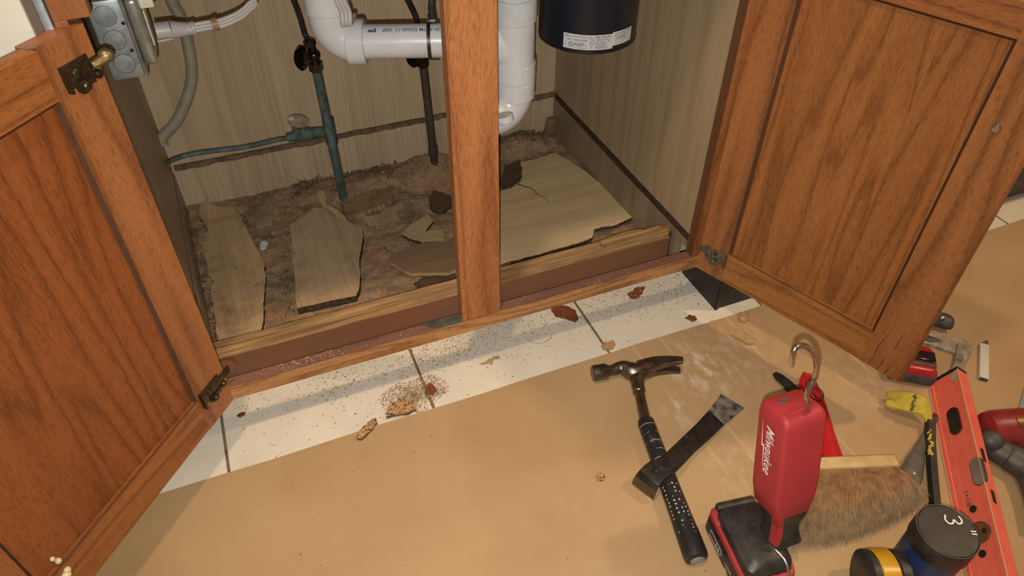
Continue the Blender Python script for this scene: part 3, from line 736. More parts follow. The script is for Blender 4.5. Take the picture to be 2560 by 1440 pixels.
def sheet(a0, a1, z0, z1, r):
    mb = MB(); n = 24; vs = []; fs = []
    for i in range(n+1):
        a = a0+(a1-a0)*i/n; vs += [cyl(a, z0, r), cyl(a, z1, r)]
        if i < n: fs.append([i*2, i*2+2, i*2+3, i*2+1])
    mb.add(vs, fs)
    return mb
aL = acam-0.46; aM = acam+0.55; aR = acam+1.05
lab = sheet(aL, aM, zb+0.0085, zb+0.0325, rd+0.00035).build('rating_label', M_['white'], t)
lab2 = sheet(aM-0.02, aR, zb+0.0125, zb+0.0345, rd+0.00045).build('rating_label', M_['white'], t)
def onlab(a0, z, sl=0.0):
    return lambda p: cyl(a0+p.x/rd, z+p.y+sl*p.x, rd+0.0007)
tl = []
for s_, sz, a0, z in (('MODEL CONTRACTOR 333-1', 0.0030, aL+0.035, 0.0278), ('S/N  15051015250', 0.0042, aL+0.09, 0.0222), ('CLASS F INSULATION', 0.0016, aL+0.23, 0.0186), ('THERMAL PROTECTION', 0.0016, aL+0.22, 0.0166), ('PUSH RED BUTTON', 0.0015, aL+0.25, 0.0142), ('TO RESET', 0.0015, aL+0.30, 0.0124),
                      ('FOR', 0.0014, aL+0.52, 0.0292), ('SERVICE', 0.0014, aL+0.52, 0.0276), ('1-800-558-5700', 0.0044, aL+0.60, 0.0276), ('TYPE B   AMPS 9.5  HP 3/4', 0.0028, aL+0.52, 0.0240), ('VOLTS 120  60 HZ  1 PH', 0.0031, aL+0.525, 0.0205), ('LISTED  FOOD WASTE DISPOSER', 0.0019, aL+0.525, 0.0178), ('MANUFACTURED BY', 0.0017, aL+0.67, 0.0152), ('EMERSON ELECTRIC CO', 0.0019, aL+0.64, 0.0130), ('RACINE, WI 53406 USA', 0.0019, aL+0.65, 0.0108)):
    letters('lettering', s_, sz, None, M_['ink'], lab, onlab(a0, zb+z), bold=0.00006)
for s_, sz, a0, z in (('MODEL CONTRACTOR 333', 0.0024, aM+0.03, 0.0305), ('S/N  15051015250', 0.0030, aM+0.03, 0.0268), ('1-800-558-5700', 0.0030, aM+0.06, 0.0232)):
    letters('lettering', s_, sz, None, M_['ink'], lab2, onlab(a0, zb+z), bold=0.00006)
def emblem(a0, z0, r1, r2, txt, par):
    mb = MB(); n = 28; vs = []; fs = []
    for i in range(n):
        c_, s_ = cos(2*pi*i/n), sin(2*pi*i/n)
        vs += [cyl(a0+r1*c_/rd, z0+r1*s_, rd+0.0007), cyl(a0+r2*c_/rd, z0+r2*s_, rd+0.0007)]
        j = (i+1) % n; fs.append([i*2, i*2+1, j*2+1, j*2])
    mb.add(vs, fs); mb.build('emblem', M_['ink'], par, smooth=False)
    letters('lettering', txt, r2*0.75, None, M_['ink'], par, lambda p: cyl(a0+p.x/rd, z0-r2*0.28+p.y, rd+0.0007), align='CENTER', bold=0.00005)
emblem(aL+0.165, zb+0.0160, 0.0029, 0.0038, 'csa', lab)
emblem(aL+0.565, zb+0.0140, 0.0024, 0.0027, 'UL', lab)
def poly_outline(ps, w, par):
    mb = MB(); vs = []; fs = []
    for i in range(len(ps)):
        a = V(ps[i]); b = V(ps[(i+1) % len(ps)]); d = (b-a).normalized(); nn = V((-d.y, d.x))*w
        k = max(1, int((b-a).length/0.002))
        for q in range(k):
            p = a+(b-a)*q/k; r_ = a+(b-a)*(q+1)/k; o_ = len(vs)
            for s_ in (p-nn, p+nn, r_+nn, r_-nn): vs.append(cyl(s_.x, s_.y, rd+0.0007) if False else cyl(aL+s_.x/rd, s_.y, rd+0.0007))
            fs.append([o_, o_+1, o_+2, o_+3])
    mb.add(vs, fs); mb.build('printed_box', M_['ink'], par, smooth=False)
poly_outline([(0.0172, zb+0.0163), (0.0172, zb+0.0122), (0.0265, zb+0.0100), (0.0375, zb+0.0115), (0.0375, zb+0.0163)], 0.00022, lab)
o_ = (aM-aL)*rd
poly_outline([(o_+0.0050, zb+0.0215), (o_+0.0050, zb+0.0165), (o_+0.0150, zb+0.0160), (o_+0.0235, zb+0.0190), (o_+0.0235, zb+0.0225)], 0.00022, lab2)

# copper supply pipes with stop valves
def supply(name, label, base, ztop, mat, r, hx, hs, tee=False):
    t = thing(name, label, 'supply pipe', base, 0, 'copper supply pipes')
    b = V(base)
    lean = V((-0.006, 0.0, 0)) if tee else V((-0.008, 0, 0))
    top = V((b.x+lean.x, b.y, ztop))
    mb = MB(); pts = [b.lerp(top, i/12) for i in range(13)]
    mb.tube(pts, [r*(1+0.05*noise.noise(V((0, 0, i*3.3)))) for i in range(13)], 18)
    if not tee: ring(mb, b.lerp(top, 0.22), (0, 0, 1), r*1.22, 0.022)
    mb.build('riser_pipe', mat, t)
    mb = MB()
    ring(mb, top+V((0, 0, 0.004)), (0, 0, 1), r*1.45, 0.018, n=6); ring(mb, top+V((0, 0, 0.016)), (0, 0, 1), r*1.1, 0.012)
    mb.sphere(top+V((0, 0, 0.026)), r*1.35, 14); mb.tube([top+V((0, 0, 0.026)), top+V((-0.004, 0.004, 0.058))], [r*0.95, r*0.85], 12)
    ring(mb, top+V((-0.003, 0.003, 0.050)), (-0.1, 0.1, 1), r*1.2, 0.013, n=6)
    hd = V(hx).normalized(); mb.tube([top+V((0, 0, 0.026)), top+V((0, 0, 0.026))+hd*0.026], r*0.72, 12)
    vb = mb.build('valve_body', M_['chromeb'], t)
    hc = top+V((0, 0, 0.024))+hd*0.032
    mb = MB().lathe([(0.0001, -0.007), (0.013, -0.006), (0.022, -0.002), (0.0235, 0.002), (0.018, 0.008), (0.0001, 0.010)], frame(hc, hd, (0, 0, 1)) @ Matrix.Diagonal((1.0, hs, 1, 1)), 28)
    mb.build('valve_handle', M_['chromeb'], t)
    return t, top
t1, top1 = supply('copper_supply_pipe', 'green corroded copper supply pipe with a tee and black stop valve', (0.1556, 1.3608, 0.0120), 0.330, M_['cu'], 0.0095, (-0.76, -0.58, 0.28), 0.72, True)
t2, top2 = supply('copper_supply_pipe', 'dark copper supply pipe rising from sawdust next to the centre stile', (0.3730, 1.3700, 0.0300), 0.297, M_['cud'], 0.0088, (-0.74, -0.62, 0.2), 0.72)
# branch with saddle valve on the green pipe
b1 = V((0.1556, 1.3608, 0.0120)); yb = b1.y
J = V((0.1546, 1.3720, 0.1852))
mb = MB(); mb.tube([J+V((0.0, 0, 0.030)), J+V((0.0, 0, -0.030))], 0.0122, 16)
mb.tube([J, (0.1139, 1.3720, 0.1894)], 0.0112, 16); mb.build('tee', M_['cu'], t1)
mb = MB(); mb.tube([(0.1162, 1.3720, 0.1889), (0.0798, 1.3720, 0.1904)], 0.0135, 14)
mb.box(-0.011, 0.011, -0.013, 0.013, -0.013, 0.016, 0, frame((0.0924, 1.3720, 0.1923), (0, 0, 1), (1, 0, 0)), 0.003)
mb.tube([(0.0837, 1.3720, 0.1895), (0.0673, 1.3720, 0.1885)], 0.0098, 6); mb.build('branch_valve', M_['cu'], t1)
hc = V((0.0951, 1.3660, 0.2243))
mb = MB().lathe([(0.0001, -0.002), (0.017, -0.0015), (0.019, 0.0), (0.017, 0.0015), (0.0001, 0.002)], frame(hc, (0.15, -0.95, 0.25), (1, 0, -0.35)) @ Matrix.Diagonal((1.15, 0.72, 1, 1)), 28)
mb.tube([(0.1006, 1.3700, 0.2073), (0.0956, 1.3720, 0.1962)], 0.005, 10)
mb.build('oval_handle', mottled('dull_handle', (0.20, 0.155, 0.115), (0.27, 0.22, 0.17), 80, 0.4), t1)
mb = MB().tube(spline([(0.0704, 1.3720, 0.1878), (0.0449, 1.3720, 0.1888), (0.0047, 1.3720, 0.1867), (-0.0343, 1.3720, 0.1872), (-0.0869, 1.3720, 0.1920), (-0.1319, 1.3720, 0.1924), (-0.1601, 1.3720, 0.1872), (-0.1711, 1.3720, 0.1852)], 6), 0.0048, 12)
mb.build('branch_tube', M_['cu'], t1)
# scratch where pipe is splattered with solder
mb = MB(); q = V((0.1516, 1.3720, 0.1417))
for i in range(6): mb.sphere(q+V((random.uniform(-.004, .004)-0.004, -0.008, random.uniform(-.008, .008))), random.uniform(0.002, 0.0035), 8)
mb.build('solder_drips', M_['galv'], t1)

def hose(name, label, cat, pts, r, mat, n=12, k=8, rib=0.0, group=None):
    p = spline(pts, k)
    if rib:
        q = []; L = 0
        dense = spline(pts, k*14); rs = []
        for i, a in enumerate(dense):
            if i: L += (a-dense[i-1]).length
            rs.append(r*(1+rib*(0.5+0.5*sin(L*2*pi/0.0048))))
        mb = MB().tube(dense, rs, n)
    else: mb = MB().tube(p, r, n)
    return tag(mb.build(name, mat), label, cat, group)
hose('supply_hose', 'black supply hose curving up from the left stop valve', 'hose', [top1+V((-0.004, 0.004, 0.055)), (0.1420, 1.3720, 0.3949), (0.1393, 1.3680, 0.4235), (0.1342, 1.3600, 0.4566), (0.1277, 1.3500, 0.4893), (0.1155, 1.3300, 0.5508), (0.10, 1.30, 0.60), (0.12, 1.25, 0.866)], 0.0052, M_['hose'])
hose('supply_hose', 'black supply hose curving up from valve behind the drain pipe', 'hose', [top2+V((-0.004, 0.004, 0.055)), (0.3634, 1.3770, 0.3620), (0.3589, 1.3720, 0.3929), (0.3448, 1.3620, 0.4298), (0.3282, 1.3500, 0.4698), (0.30, 1.30, 0.60), (0.28, 1.25, 0.866)], 0.0058, M_['hose'])
hose('spray_hose', 'black hose held to the drain pipe by the cable tie', 'hose', [(0.2931, 1.0200, 0.5145), (0.2920, 1.0200, 0.5329), (0.2908, 1.0200, 0.5508), (0.2914, 1.0200, 0.5738), (0.285, 1.05, 0.70), (0.29, 1.08, 0.866)], 0.0052, M_['hose'])
hose('drain_hose', 'beige corrugated drain hose hanging against back of cabinet', 'hose', [(-0.05, 1.40, 0.866), (-0.07, 1.42, 0.60), (-0.0706, 1.4320, 0.4741), (-0.0642, 1.4340, 0.4328), (-0.0656, 1.4340, 0.3839), (-0.0748, 1.4320, 0.3266), (-0.0965, 1.4300, 0.2816), (-0.1303, 1.4280, 0.2373), (-0.1646, 1.4250, 0.2106), (-0.1665, 1.42, 0.196)], 0.0106, M_['tube'], 14, 6, 0.07)
# grey ribbed cord along the elbow
p = spline([(0.1583, 1.0200, 0.6027), (0.1606, 1.0150, 0.5825), (0.1652, 1.0120, 0.5663), (0.1638, 1.0100, 0.5492), A+dp*0.030+wdir*0.036+vdir*0.006], 8)
mb = MB()
for k in (-1, 0, 1): mb.tube([q+V((0.0052*k, 0.0, 0)) for q in p], 0.0034, 10)
mb.tube([p[0]+V((0, 0, -0.002)), (0.165, 1.03, 0.70), (0.17, 1.03, 0.868)], 0.0055, 10)
tag(mb.build('power_cord', M_['greyp']), 'grey ribbed power cord tucked behind white drain elbow', 'cord')

# junction box with plug
bx0, bx1, by0, by1, bz0, bz1 = -0.147, -0.107, 1.000, 1.102, 0.5255, 0.6275
t = thing('junction_box', 'galvanised steel junction box fixed to the left cabinet side', 'junction box', (-0.147, 1.05, 0.575))
mb = MB().box(bx0, bx1, by0, by1, bz0, bz1, bev=0.004)
mb.build('box', M_['galv'], t)
for k, (cx, cz) in enumerate(((-0.1285, 0.6085), (-0.1275, 0.578), (-0.1265, 0.5465))):
    mb = MB(); Mk = frame((cx, by0-0.0002, cz), (0, -1, 0), (1, 0, 0)); n = 32; vs = []; fs = []
    for i in range(n):
        for r in (0.0122, 0.0129): vs.append((r*cos(2*pi*i/n), r*sin(2*pi*i/n), 0.0))
        for r in (0.0,): pass
    for i in range(n): j = (i+1) % n; fs.append([i*2, i*2+1, j*2+1, j*2])
    mb.add(vs, fs, 0, Mk); mb.lathe([(0.0118, 0.0), (0.0112, 0.00012), (0.0001, 0.00015)], Mk, 32, 1)
    mb.build('knockout', [M_['dgrey'], M_['galv']], t)
mb = MB()
for u, v in ((308, 58), (330, 126), (346, 157)): pass
for c_ in ((-0.1115, 0.9993, 0.5976), (-0.1128, 0.9993, 0.5626)):
    MB().lathe([(0.0024, 0), (0.0001, 0.0004)], frame(c_, (0, -1, 0), (1, 0, 0)), 14).build('screw_hole', M_['black'], t)
mb = MB().box(bx1, bx1+0.0018, by0-0.002, by1+0.002, bz0-0.002, bz1+0.002).box(bx1+0.0018, bx1+0.019, by0+0.012, by1-0.012, bz0+0.008, bz1-0.006, bev=0.007, seg=4)
mb.build('raised_cover', M_['coverp'], t)
mb = MB().box(bx1+0.0185, bx1+0.0205, 1.030, 1.072, 0.552, 0.598, bev=0.002)
mb.build('receptacle', M_['ivory'], t)
mb = MB().box(-0.010, 0.010, -0.008, 0.008, -0.006, 0.012, 0, Matrix.Translation((-0.0818, 1.0300, 0.6092)), 0.002).build('switch', M_['ivory'], t)
cpts = [V(p) for p in ((-0.0826, 1.0450, 0.5648), (-0.0644, 1.0470, 0.5634), (-0.0572, 1.0480, 0.5619), (-0.0423, 1.0500, 0.5598), (-0.0351, 1.0500, 0.5598))]
cb_ = thing('power_cord', 'grey power cord and plug running from the junction box', 'cord', tuple(cpts[0]))
mb = MB().tube([cpts[0], cpts[1]], [0.0115, 0.0118], 20, flat=0.95); mb.tube([cpts[1], cpts[2], cpts[3], cpts[4]], [0.0118, 0.0108, 0.0085, 0.0088], 20)
ring(mb, cpts[4], cpts[4]-cpts[3], 0.0094, 0.004)
mb.box(-0.011, 0.011, -0.004, 0.004, -0.0135, -0.0108, 0, frame(cpts[0].lerp(cpts[1], 0.5), (0, 0, 1), cpts[1]-cpts[0]), 0.001)
for i in (-0.003, 0.004):
    for j in (-0.003, 0.003): mb.sphere(cpts[3]+V((i, -0.0085, j+0.001)), 0.0013, 8)
mb.build('plug', M_['greyp'], cb_)
p = spline([cpts[4], V((-0.0188, 1.0500, 0.5606)), V((0.0007, 1.0500, 0.5610)), V((0.0250, 1.0500, 0.5673)), V((0.0417, 1.0500, 0.5770)), V((0.0515, 1.0500, 0.5919)), (0.03, 1.05, 0.66), (0.05, 1.06, 0.75), (0.10, 1.05, 0.83)], 8)
mb = MB()
for k in (-1, 0, 1): mb.tube([q+V((0, 0, 0.0042*k)) for q in p], 0.0030, 10)
mb.build('flat_cable', M_['greyp'], cb_)
mb = MB().tube([(-0.0110, 1.0480, 0.5613), (-0.0029, 1.0480, 0.5623)], 0.0088, 14)
mb.build('tape_label', mottled('brown_tape_label', (0.32, 0.19, 0.10), (0.20, 0.115, 0.06), 300, 0.5), cb_)

# ------------------------------------------------------------------ rotten cabinet floor
X0, X1, Y0, Y1 = -0.168, 0.7090, 0.931, 1.4565
def hgt(x, y):
    h = (0.012 if x > 0.42 else 0.021)+0.006*noise.noise(V((x*14, y*14, 0)))+0.004*noise.noise(V((x*45, y*45, 3)))+0.0018*noise.noise(V((x*160, y*160, 5)))
    d = math.hypot((x-0.368)/0.095, (y-1.385)/0.080); h += 0.046*max(0, 1-d)**1.0
    d = math.hypot((x-0.22)/0.10, (y-1.39)/0.06); h += 0.016*max(0, 1-d)
    d = math.hypot((x-0.60)/0.12, (y-1.435)/0.05); h += 0.030*max(0, 1-d)
    d = math.hypot((x+0.15)/0.03, (y-1.30)/0.2); h += 0.010*max(0, 1-d)
    return max(0.0015, h)
mb = MB(); nx, ny = 190, 116; vs = []; fs = []
for j in range(ny+1):
    for i in range(nx+1):
        x = X0+(X1-X0)*i/nx; y = Y0+(Y1-Y0)*j/ny
        vs.append((x, y, hgt(x, y)))
for j in range(ny):
    for i in range(nx): a = j*(nx+1)+i; fs.append([a, a+1, a+nx+2, a+nx+1])
mb.add(vs, fs)
o = mb.build('rotten_debris', M_['part']); tag(o, 'layer of rotted particleboard rubble covering the cabinet floor', 'debris', kind='stuff')

def slab(name, label, pts, z, th, top, side_, amp=0.002, step=0.007, seed=0, tilt=(0, 0), cat='board', group=None, cup=0.0, parent=None):
    r = ragged(pts, amp, step, seed)
    cx = sum(p[0] for p in r)/len(r); cy = sum(p[1] for p in r)/len(r)
    zf = lambda x, y: tilt[0]*(x-cx)+tilt[1]*(y-cy)+0.0012*noise.noise(V((x*25, y*25, seed)))
    # triangulated, noise-bent top so that torn pieces look warped
    mb = MB().prism(r, z-th, z, 1, top_mi=0, zf=zf)
    o = mb.build(name, [top, side_], smooth=False)
    group = group or {'laminate_board': 'torn floor boards in the cabinet', 'board_chunk': 'particleboard chunks on the cabinet floor'}.get(name)
    return tag(o, label, cat, group)
slab('laminate_board', 'torn strip of wood-print floor board along the left cabinet side',
     [(-0.1456, 1.4249), (-0.1376, 1.4517), (-0.1240, 1.4446), (-0.1052, 1.4212), (-0.0750, 1.4059), (-0.0643, 1.3752), (-0.0596, 1.3325), (-0.0543, 1.2968), (-0.0479, 1.2478), (-0.0419, 1.2222), (-0.0404, 1.1884), (-0.0444, 1.1390), (-0.0530, 1.0998), (-0.0606, 1.0506), (-0.0692, 1.0098), (-0.0755, 0.9994), (-0.1462, 1.0006), (-0.1437, 1.0617), (-0.1444, 1.1307), (-0.1431, 1.1603), (-0.1365, 1.1686), (-0.1447, 1.1919), (-0.1453, 1.2372), (-0.1498, 1.2833), (-0.1494, 1.3067), (-0.1387, 1.3136), (-0.1334, 1.3286), (-0.1326, 1.3471), (-0.1453, 1.3879)], 0.030, 0.012, M_['lamY'], M_['dirt'], 0.0012, 0.006, 1, cat='floor board')
slab('laminate_board', 'loose rectangular floor board with a split point lying mid cabinet',
     [(0.0298, 1.2826), (0.0461, 1.2908), (0.0699, 1.3068), (0.0856, 1.3220), (0.1073, 1.3149), (0.1180, 1.2921), (0.1383, 1.2597), (0.1486, 1.2378), (0.1670, 1.2260), (0.1607, 1.1896), (0.1390, 1.1298), (0.1257, 1.0708), (0.1151, 1.0359), (0.1055, 1.0208), (-0.0022, 1.0273), (0.0103, 1.1299), (0.0235, 1.2307)], 0.040, 0.016, M_['lamD'], M_['dirt'], 0.0009, 0.012, 2, tilt=(0.0, 0.01), cat='floor board')
slab('laminate_board', 'large piece of wood-print floor board right of the centre stile',
     [(0.5700, 1.3553), (0.6752, 1.3608), (0.6876, 1.3194), (0.7037, 1.2450), (0.7130, 1.1633), (0.7229, 1.1068), (0.7301, 1.0660), (0.7138, 1.0510), (0.6857, 1.0441), (0.6578, 1.0404), (0.6375, 1.0471), (0.6194, 1.0470), (0.6013, 1.0224), (0.5712, 1.0176), (0.5263, 1.0189), (0.4726, 1.0186), (0.3950, 1.0204), (0.3431, 1.0179), (0.4070, 1.2051), (0.4496, 1.2441), (0.4899, 1.2612), (0.5156, 1.2645), (0.5418, 1.2729), (0.5600, 1.2973), (0.5664, 1.3271)], 0.022, 0.008, M_['lamF'], M_['dirt'], 0.0010, 0.008, 3, tilt=(0.03, -0.035), cat='floor board')
big = bpy.data.objects['laminate_board.002']
mb = MB(); cp = spline([V((p[0], p[1], 0)) for p in [(0.5356, 1.2771), (0.5487, 1.2564), (0.5602, 1.2415), (0.5627, 1.2136), (0.5719, 1.1967), (0.5727, 1.1768)]], 5)
zt = lambda x, y: max(v.co.z for v in big.data.vertices)
cx_ = sum(v.co.x for v in big.data.vertices)/len(big.data.vertices); cy_ = sum(v.co.y for v in big.data.vertices)/len(big.data.vertices)
for q in cp: q.z = 0.0226+0.03*(q.x-cx_)-0.035*(q.y-cy_)
mb.tube(cp, [0.0016-0.0012*i/(len(cp)-1) for i in range(len(cp))], 6, flat=0.5)
mb.build('crack', M_['dirt'], big)
slab('laminate_board', 'brown torn floor scrap beside the foot of centre stile',
     [(0.1888, 1.1016), (0.2105, 1.1209), (0.2528, 1.1230), (0.2938, 1.1190), (0.3350, 1.1136), (0.3086, 1.0248), (0.2868, 1.0209), (0.2619, 1.0322), (0.2202, 1.0464), (0.2049, 1.0717)], 0.036, 0.008, M_['lamB'], M_['cream2'], 0.0018, 0.007, 4, cat='floor board')
slab('laminate_board', 'grey torn floor scrap left of the pale veneer flake',
     [(0.2362, 1.1745), (0.2673, 1.2015), (0.3093, 1.2178), (0.3120, 1.1925), (0.2885, 1.1679), (0.2650, 1.1360), (0.2452, 1.1553)], 0.034, 0.007, M_['lamD'], M_['dirt'], 0.0015, 0.006, 5, cat='floor board')
slab('veneer_flake', 'pale veneer flake lying above the brown floor scrap',
     [(0.2648, 1.1309), (0.2774, 1.1527), (0.2909, 1.1573), (0.3179, 1.1523), (0.3161, 1.1258), (0.3094, 1.1186)], 0.0405, 0.0035, M_['cream2'], M_['cream2'], 0.0014, 0.005, 6, cat='veneer')
slab('board_scrap', 'dark square board scrap leaning at the sawdust mound',
     [(0.3131, 1.2175), (0.3238, 1.2603), (0.3429, 1.2918), (0.3533, 1.2728), (0.3705, 1.2416), (0.3541, 1.2011), (0.3340, 1.1863), (0.3154, 1.1968)], 0.050, 0.007, mottled('dark_brown_board', (0.095, 0.055, 0.032), (0.125, 0.075, 0.044), 60, 0.7), M_['dirt'], 0.0010, 0.006, 7, tilt=(0.0, -0.15), cat='floor board')
slab('laminate_board', 'thin grey sliver of floor board above the brown scrap',
     [(0.1764, 1.2708), (0.2157, 1.2704), (0.2475, 1.2732), (0.2498, 1.2337), (0.2182, 1.2298), (0.1815, 1.2386)], 0.026, 0.004, M_['lamD'], M_['partL'], 0.0016, 0.006, 17, cat='floor board')
slab('veneer_strip', 'curled tan veneer strip behind the loose rectangular board',
     [(0.0968, 1.3417), (0.1088, 1.3675), (0.1173, 1.3575), (0.1170, 1.3304), (0.1118, 1.3137), (0.1300, 1.2940), (0.1411, 1.2667), (0.1405, 1.2415), (0.1287, 1.2567), (0.1182, 1.2865), (0.1028, 1.3111)], 0.047, 0.003, M_['cream2'], M_['partL'], 0.0012, 0.005, 8, tilt=(-0.05, 0.12), cat='veneer')
slab('board_chunk', 'torn orange particleboard chunk between green pipe and dark scrap',
     [(0.1444, 1.3281), (0.1898, 1.3405), (0.2357, 1.3435), (0.2674, 1.3425), (0.2483, 1.2959), (0.2153, 1.2822), (0.1772, 1.2696), (0.1474, 1.2710), (0.1419, 1.3008)], 0.038, 0.012, M_['partL'], M_['part'], 0.0028, 0.005, 9, cat='particleboard')
slab('board_chunk', 'torn orange particleboard chunk left of the loose rectangular board',
     [(-0.0163, 1.2921), (0.0034, 1.3137), (0.0296, 1.3212), (0.0483, 1.3320), (0.0402, 1.3048), (0.0245, 1.2903), (0.0062, 1.2787), (-0.0117, 1.2787)], 0.034, 0.010, M_['partL'], M_['part'], 0.0025, 0.005, 10, cat='particleboard')
slab('board_chunk', 'torn brown particleboard chunk beyond the left floor strip',
     [(-0.0567, 1.3830), (-0.0200, 1.3933), (0.0132, 1.3863), (0.0162, 1.3505), (-0.0045, 1.3253), (-0.0385, 1.3181), (-0.0471, 1.3275)], 0.028, 0.008, M_['part'], M_['part'], 0.0025, 0.005, 11, cat='particleboard')
slab('board_chunk', 'fibrous particleboard chunk by front edge left of loose board',
     [(-0.0522, 1.0699), (-0.0274, 1.0786), (-0.0082, 1.0685), (-0.0263, 1.0298), (-0.0429, 1.0253), (-0.0598, 1.0321)], 0.026, 0.010, M_['partL'], M_['part'], 0.002, 0.005, 12, cat='particleboard')
slab('board_chunk', 'brown particleboard patch behind the large right floor board',
     [(0.5061, 1.2974), (0.5376, 1.3512), (0.5796, 1.3586), (0.5687, 1.3204), (0.5479, 1.2876), (0.5223, 1.2735), (0.4981, 1.2695)], 0.022, 0.008, mottled('wet_brown_board', (0.12, 0.068, 0.035), (0.07, 0.04, 0.022), 40, 0.8), M_['dirt'], 0.0015, 0.006, 13, cat='particleboard')
slab('board_chunk', 'dark board fragment at front edge right of loose board',
     [(0.2194, 1.0265), (0.2424, 1.0360), (0.2778, 1.0446), (0.3049, 1.0389), (0.3015, 1.0121), (0.2633, 1.0001), (0.2225, 0.9971)], 0.028, 0.008, mottled('wet_dark_board', (0.10, 0.058, 0.032), (0.055, 0.034, 0.02), 50, 0.85), M_['dirt'], 0.002, 0.006, 14, cat='particleboard')
slab('corner_block', 'small upright wood block in the back right corner', [(0.7235, 1.4979), (0.7518, 1.4997), (0.7130, 1.3977), (0.6846, 1.3931)], 0.075, 0.07, M_['lamB'], M_['lamB'], 0.0006, 0.01, 15, cat='wood block') if False else None
mb = MB().box(-0.010, 0.010, -0.008, 0.008, 0, 0.048, 0, frame((0.690, 1.440, 0.022), (0.08, -0.1, 1), (1, 0.15, 0)), 0.0015)
tag(mb.build('corner_block', M_['lamB']), 'small upright wood block in the back right corner', 'wood block')
mb = MB(); 
slab('paper_scrap', 'crumpled white scrap on rubble beside the left floor strip', [(-0.0409, 1.2342), (-0.0366, 1.2546), (-0.0286, 1.2542), (-0.0233, 1.2465), (-0.0301, 1.2326), (-0.0376, 1.2302)], 0.036, 0.004, M_['paper'], M_['paper'], 0.002, 0.003, 21, cat='scrap')
slab('plastic_scrap', 'small blue grey scrap at front edge of rotten floor', [(0.1226, 0.9862), (0.1242, 0.9959), (0.1330, 0.9948), (0.1325, 0.9869)], 0.045, 0.003, M_['bluep'], M_['bluep'], 0.0005, 0.004, 22, cat='scrap')

def flake(mb, p, s, mi=0, flat=0.5, slim=1.0):
    a = random.uniform(0, 2*pi); l = s*random.uniform(0.6, 1.6); w_ = s*random.uniform(0.3, 0.8)*slim; h = s*flat*random.uniform(0.3, 0.9)
    x = V((cos(a), sin(a), random.uniform(-0.3, 0.3))); y = V((-sin(a), cos(a), random.uniform(-0.3, 0.3)))
    p = V(p)
    vs = [p-x*l*0.5, p+y*w_*0.5, p+x*l*0.5, p-y*w_*0.5, p+V((0, 0, h))+x*l*0.1]
    mb.add(vs, [[0, 1, 4], [1, 2, 4], [2, 3, 4], [3, 0, 4], [3, 2, 1, 0]], mi)
# loose crumbs in the cabinet
mb = MB()
for i in range(5200):
    x = random.uniform(X0+0.004, X1-0.004); y = random.uniform(Y0+0.01, Y1-0.004)
    if noise.noise(V((x*9, y*9, 7))) < random.uniform(-0.5, 0.35): continue
    if x > 0.43 and 0.96 < y < 1.37 and random.random() < 0.985: continue
    if x < -0.02 and random.random() < 0.8: continue
    flake(mb, (x, y, hgt(x, y)+0.001), random.choice((0.002, 0.003, 0.004, 0.006, 0.009)), random.choice((0, 3, 3, 1, 1, 2)))
for i in range(2600):     # mound round the dark copper pipe
    a = random.uniform(0, 2*pi); r = random.random()**0.6
    x = 0.366+0.085*r*cos(a); y = 1.385+0.068*r*sin(a)
    if y > Y1-0.003: continue
    flake(mb, (x, y, hgt(x, y)+0.001), random.choice((0.002, 0.003, 0.004, 0.006)), random.choice((3, 3, 3, 3, 2, 3)), 0.8)
o = mb.build('floor_crumbs', [M_['crumb'], M_['crumbD'], M_['partL'], M_['fluff']], smooth=False); tag(o, 'loose sawdust and board crumbs scattered over the rotten cabinet floor', 'debris', kind='stuff')
# black rot along the walls
mb = MB()
for (ax, ay), (bx_, by_), n, s in (((-0.163, 1.36), (-0.150, 0.95), 260, 0.010), ((0.44, 1.445), (0.70, 1.44), 420, 0.012), ((0.05, 1.445), (0.30, 1.445), 240, 0.012), ((0.50, 0.952), (0.67, 0.957), 150, 0.009), ((0.27, 1.03), (0.20, 1.15), 120, 0.008), ((0.44, 1.28), (0.47, 1.40), 120, 0.009), ((0.05, 1.41), (0.10, 1.43), 90, 0.010), ((-0.02, 1.05), (0.02, 1.30), 120, 0.007)):
    for i in range(n):
        f = random.random(); x = ax+(bx_-ax)*f+random.gauss(0, 0.006); y = ay+(by_-ay)*f+random.gauss(0, 0.009)
        x = min(max(x, X0+0.004), X1-0.004); y = min(max(y, Y0+0.004), Y1-0.004)
        flake(mb, (x, y, hgt(x, y)+random.uniform(0, 0.007)), s*random.uniform(0.25, 0.8), random.choice((0, 0, 1)), 0.8)
o = mb.build('rot_clumps', [M_['clump'], M_['crumbD']], smooth=False); tag(o, 'black mouldy rot clumps along the edges of the cabinet floor', 'debris', kind='stuff')

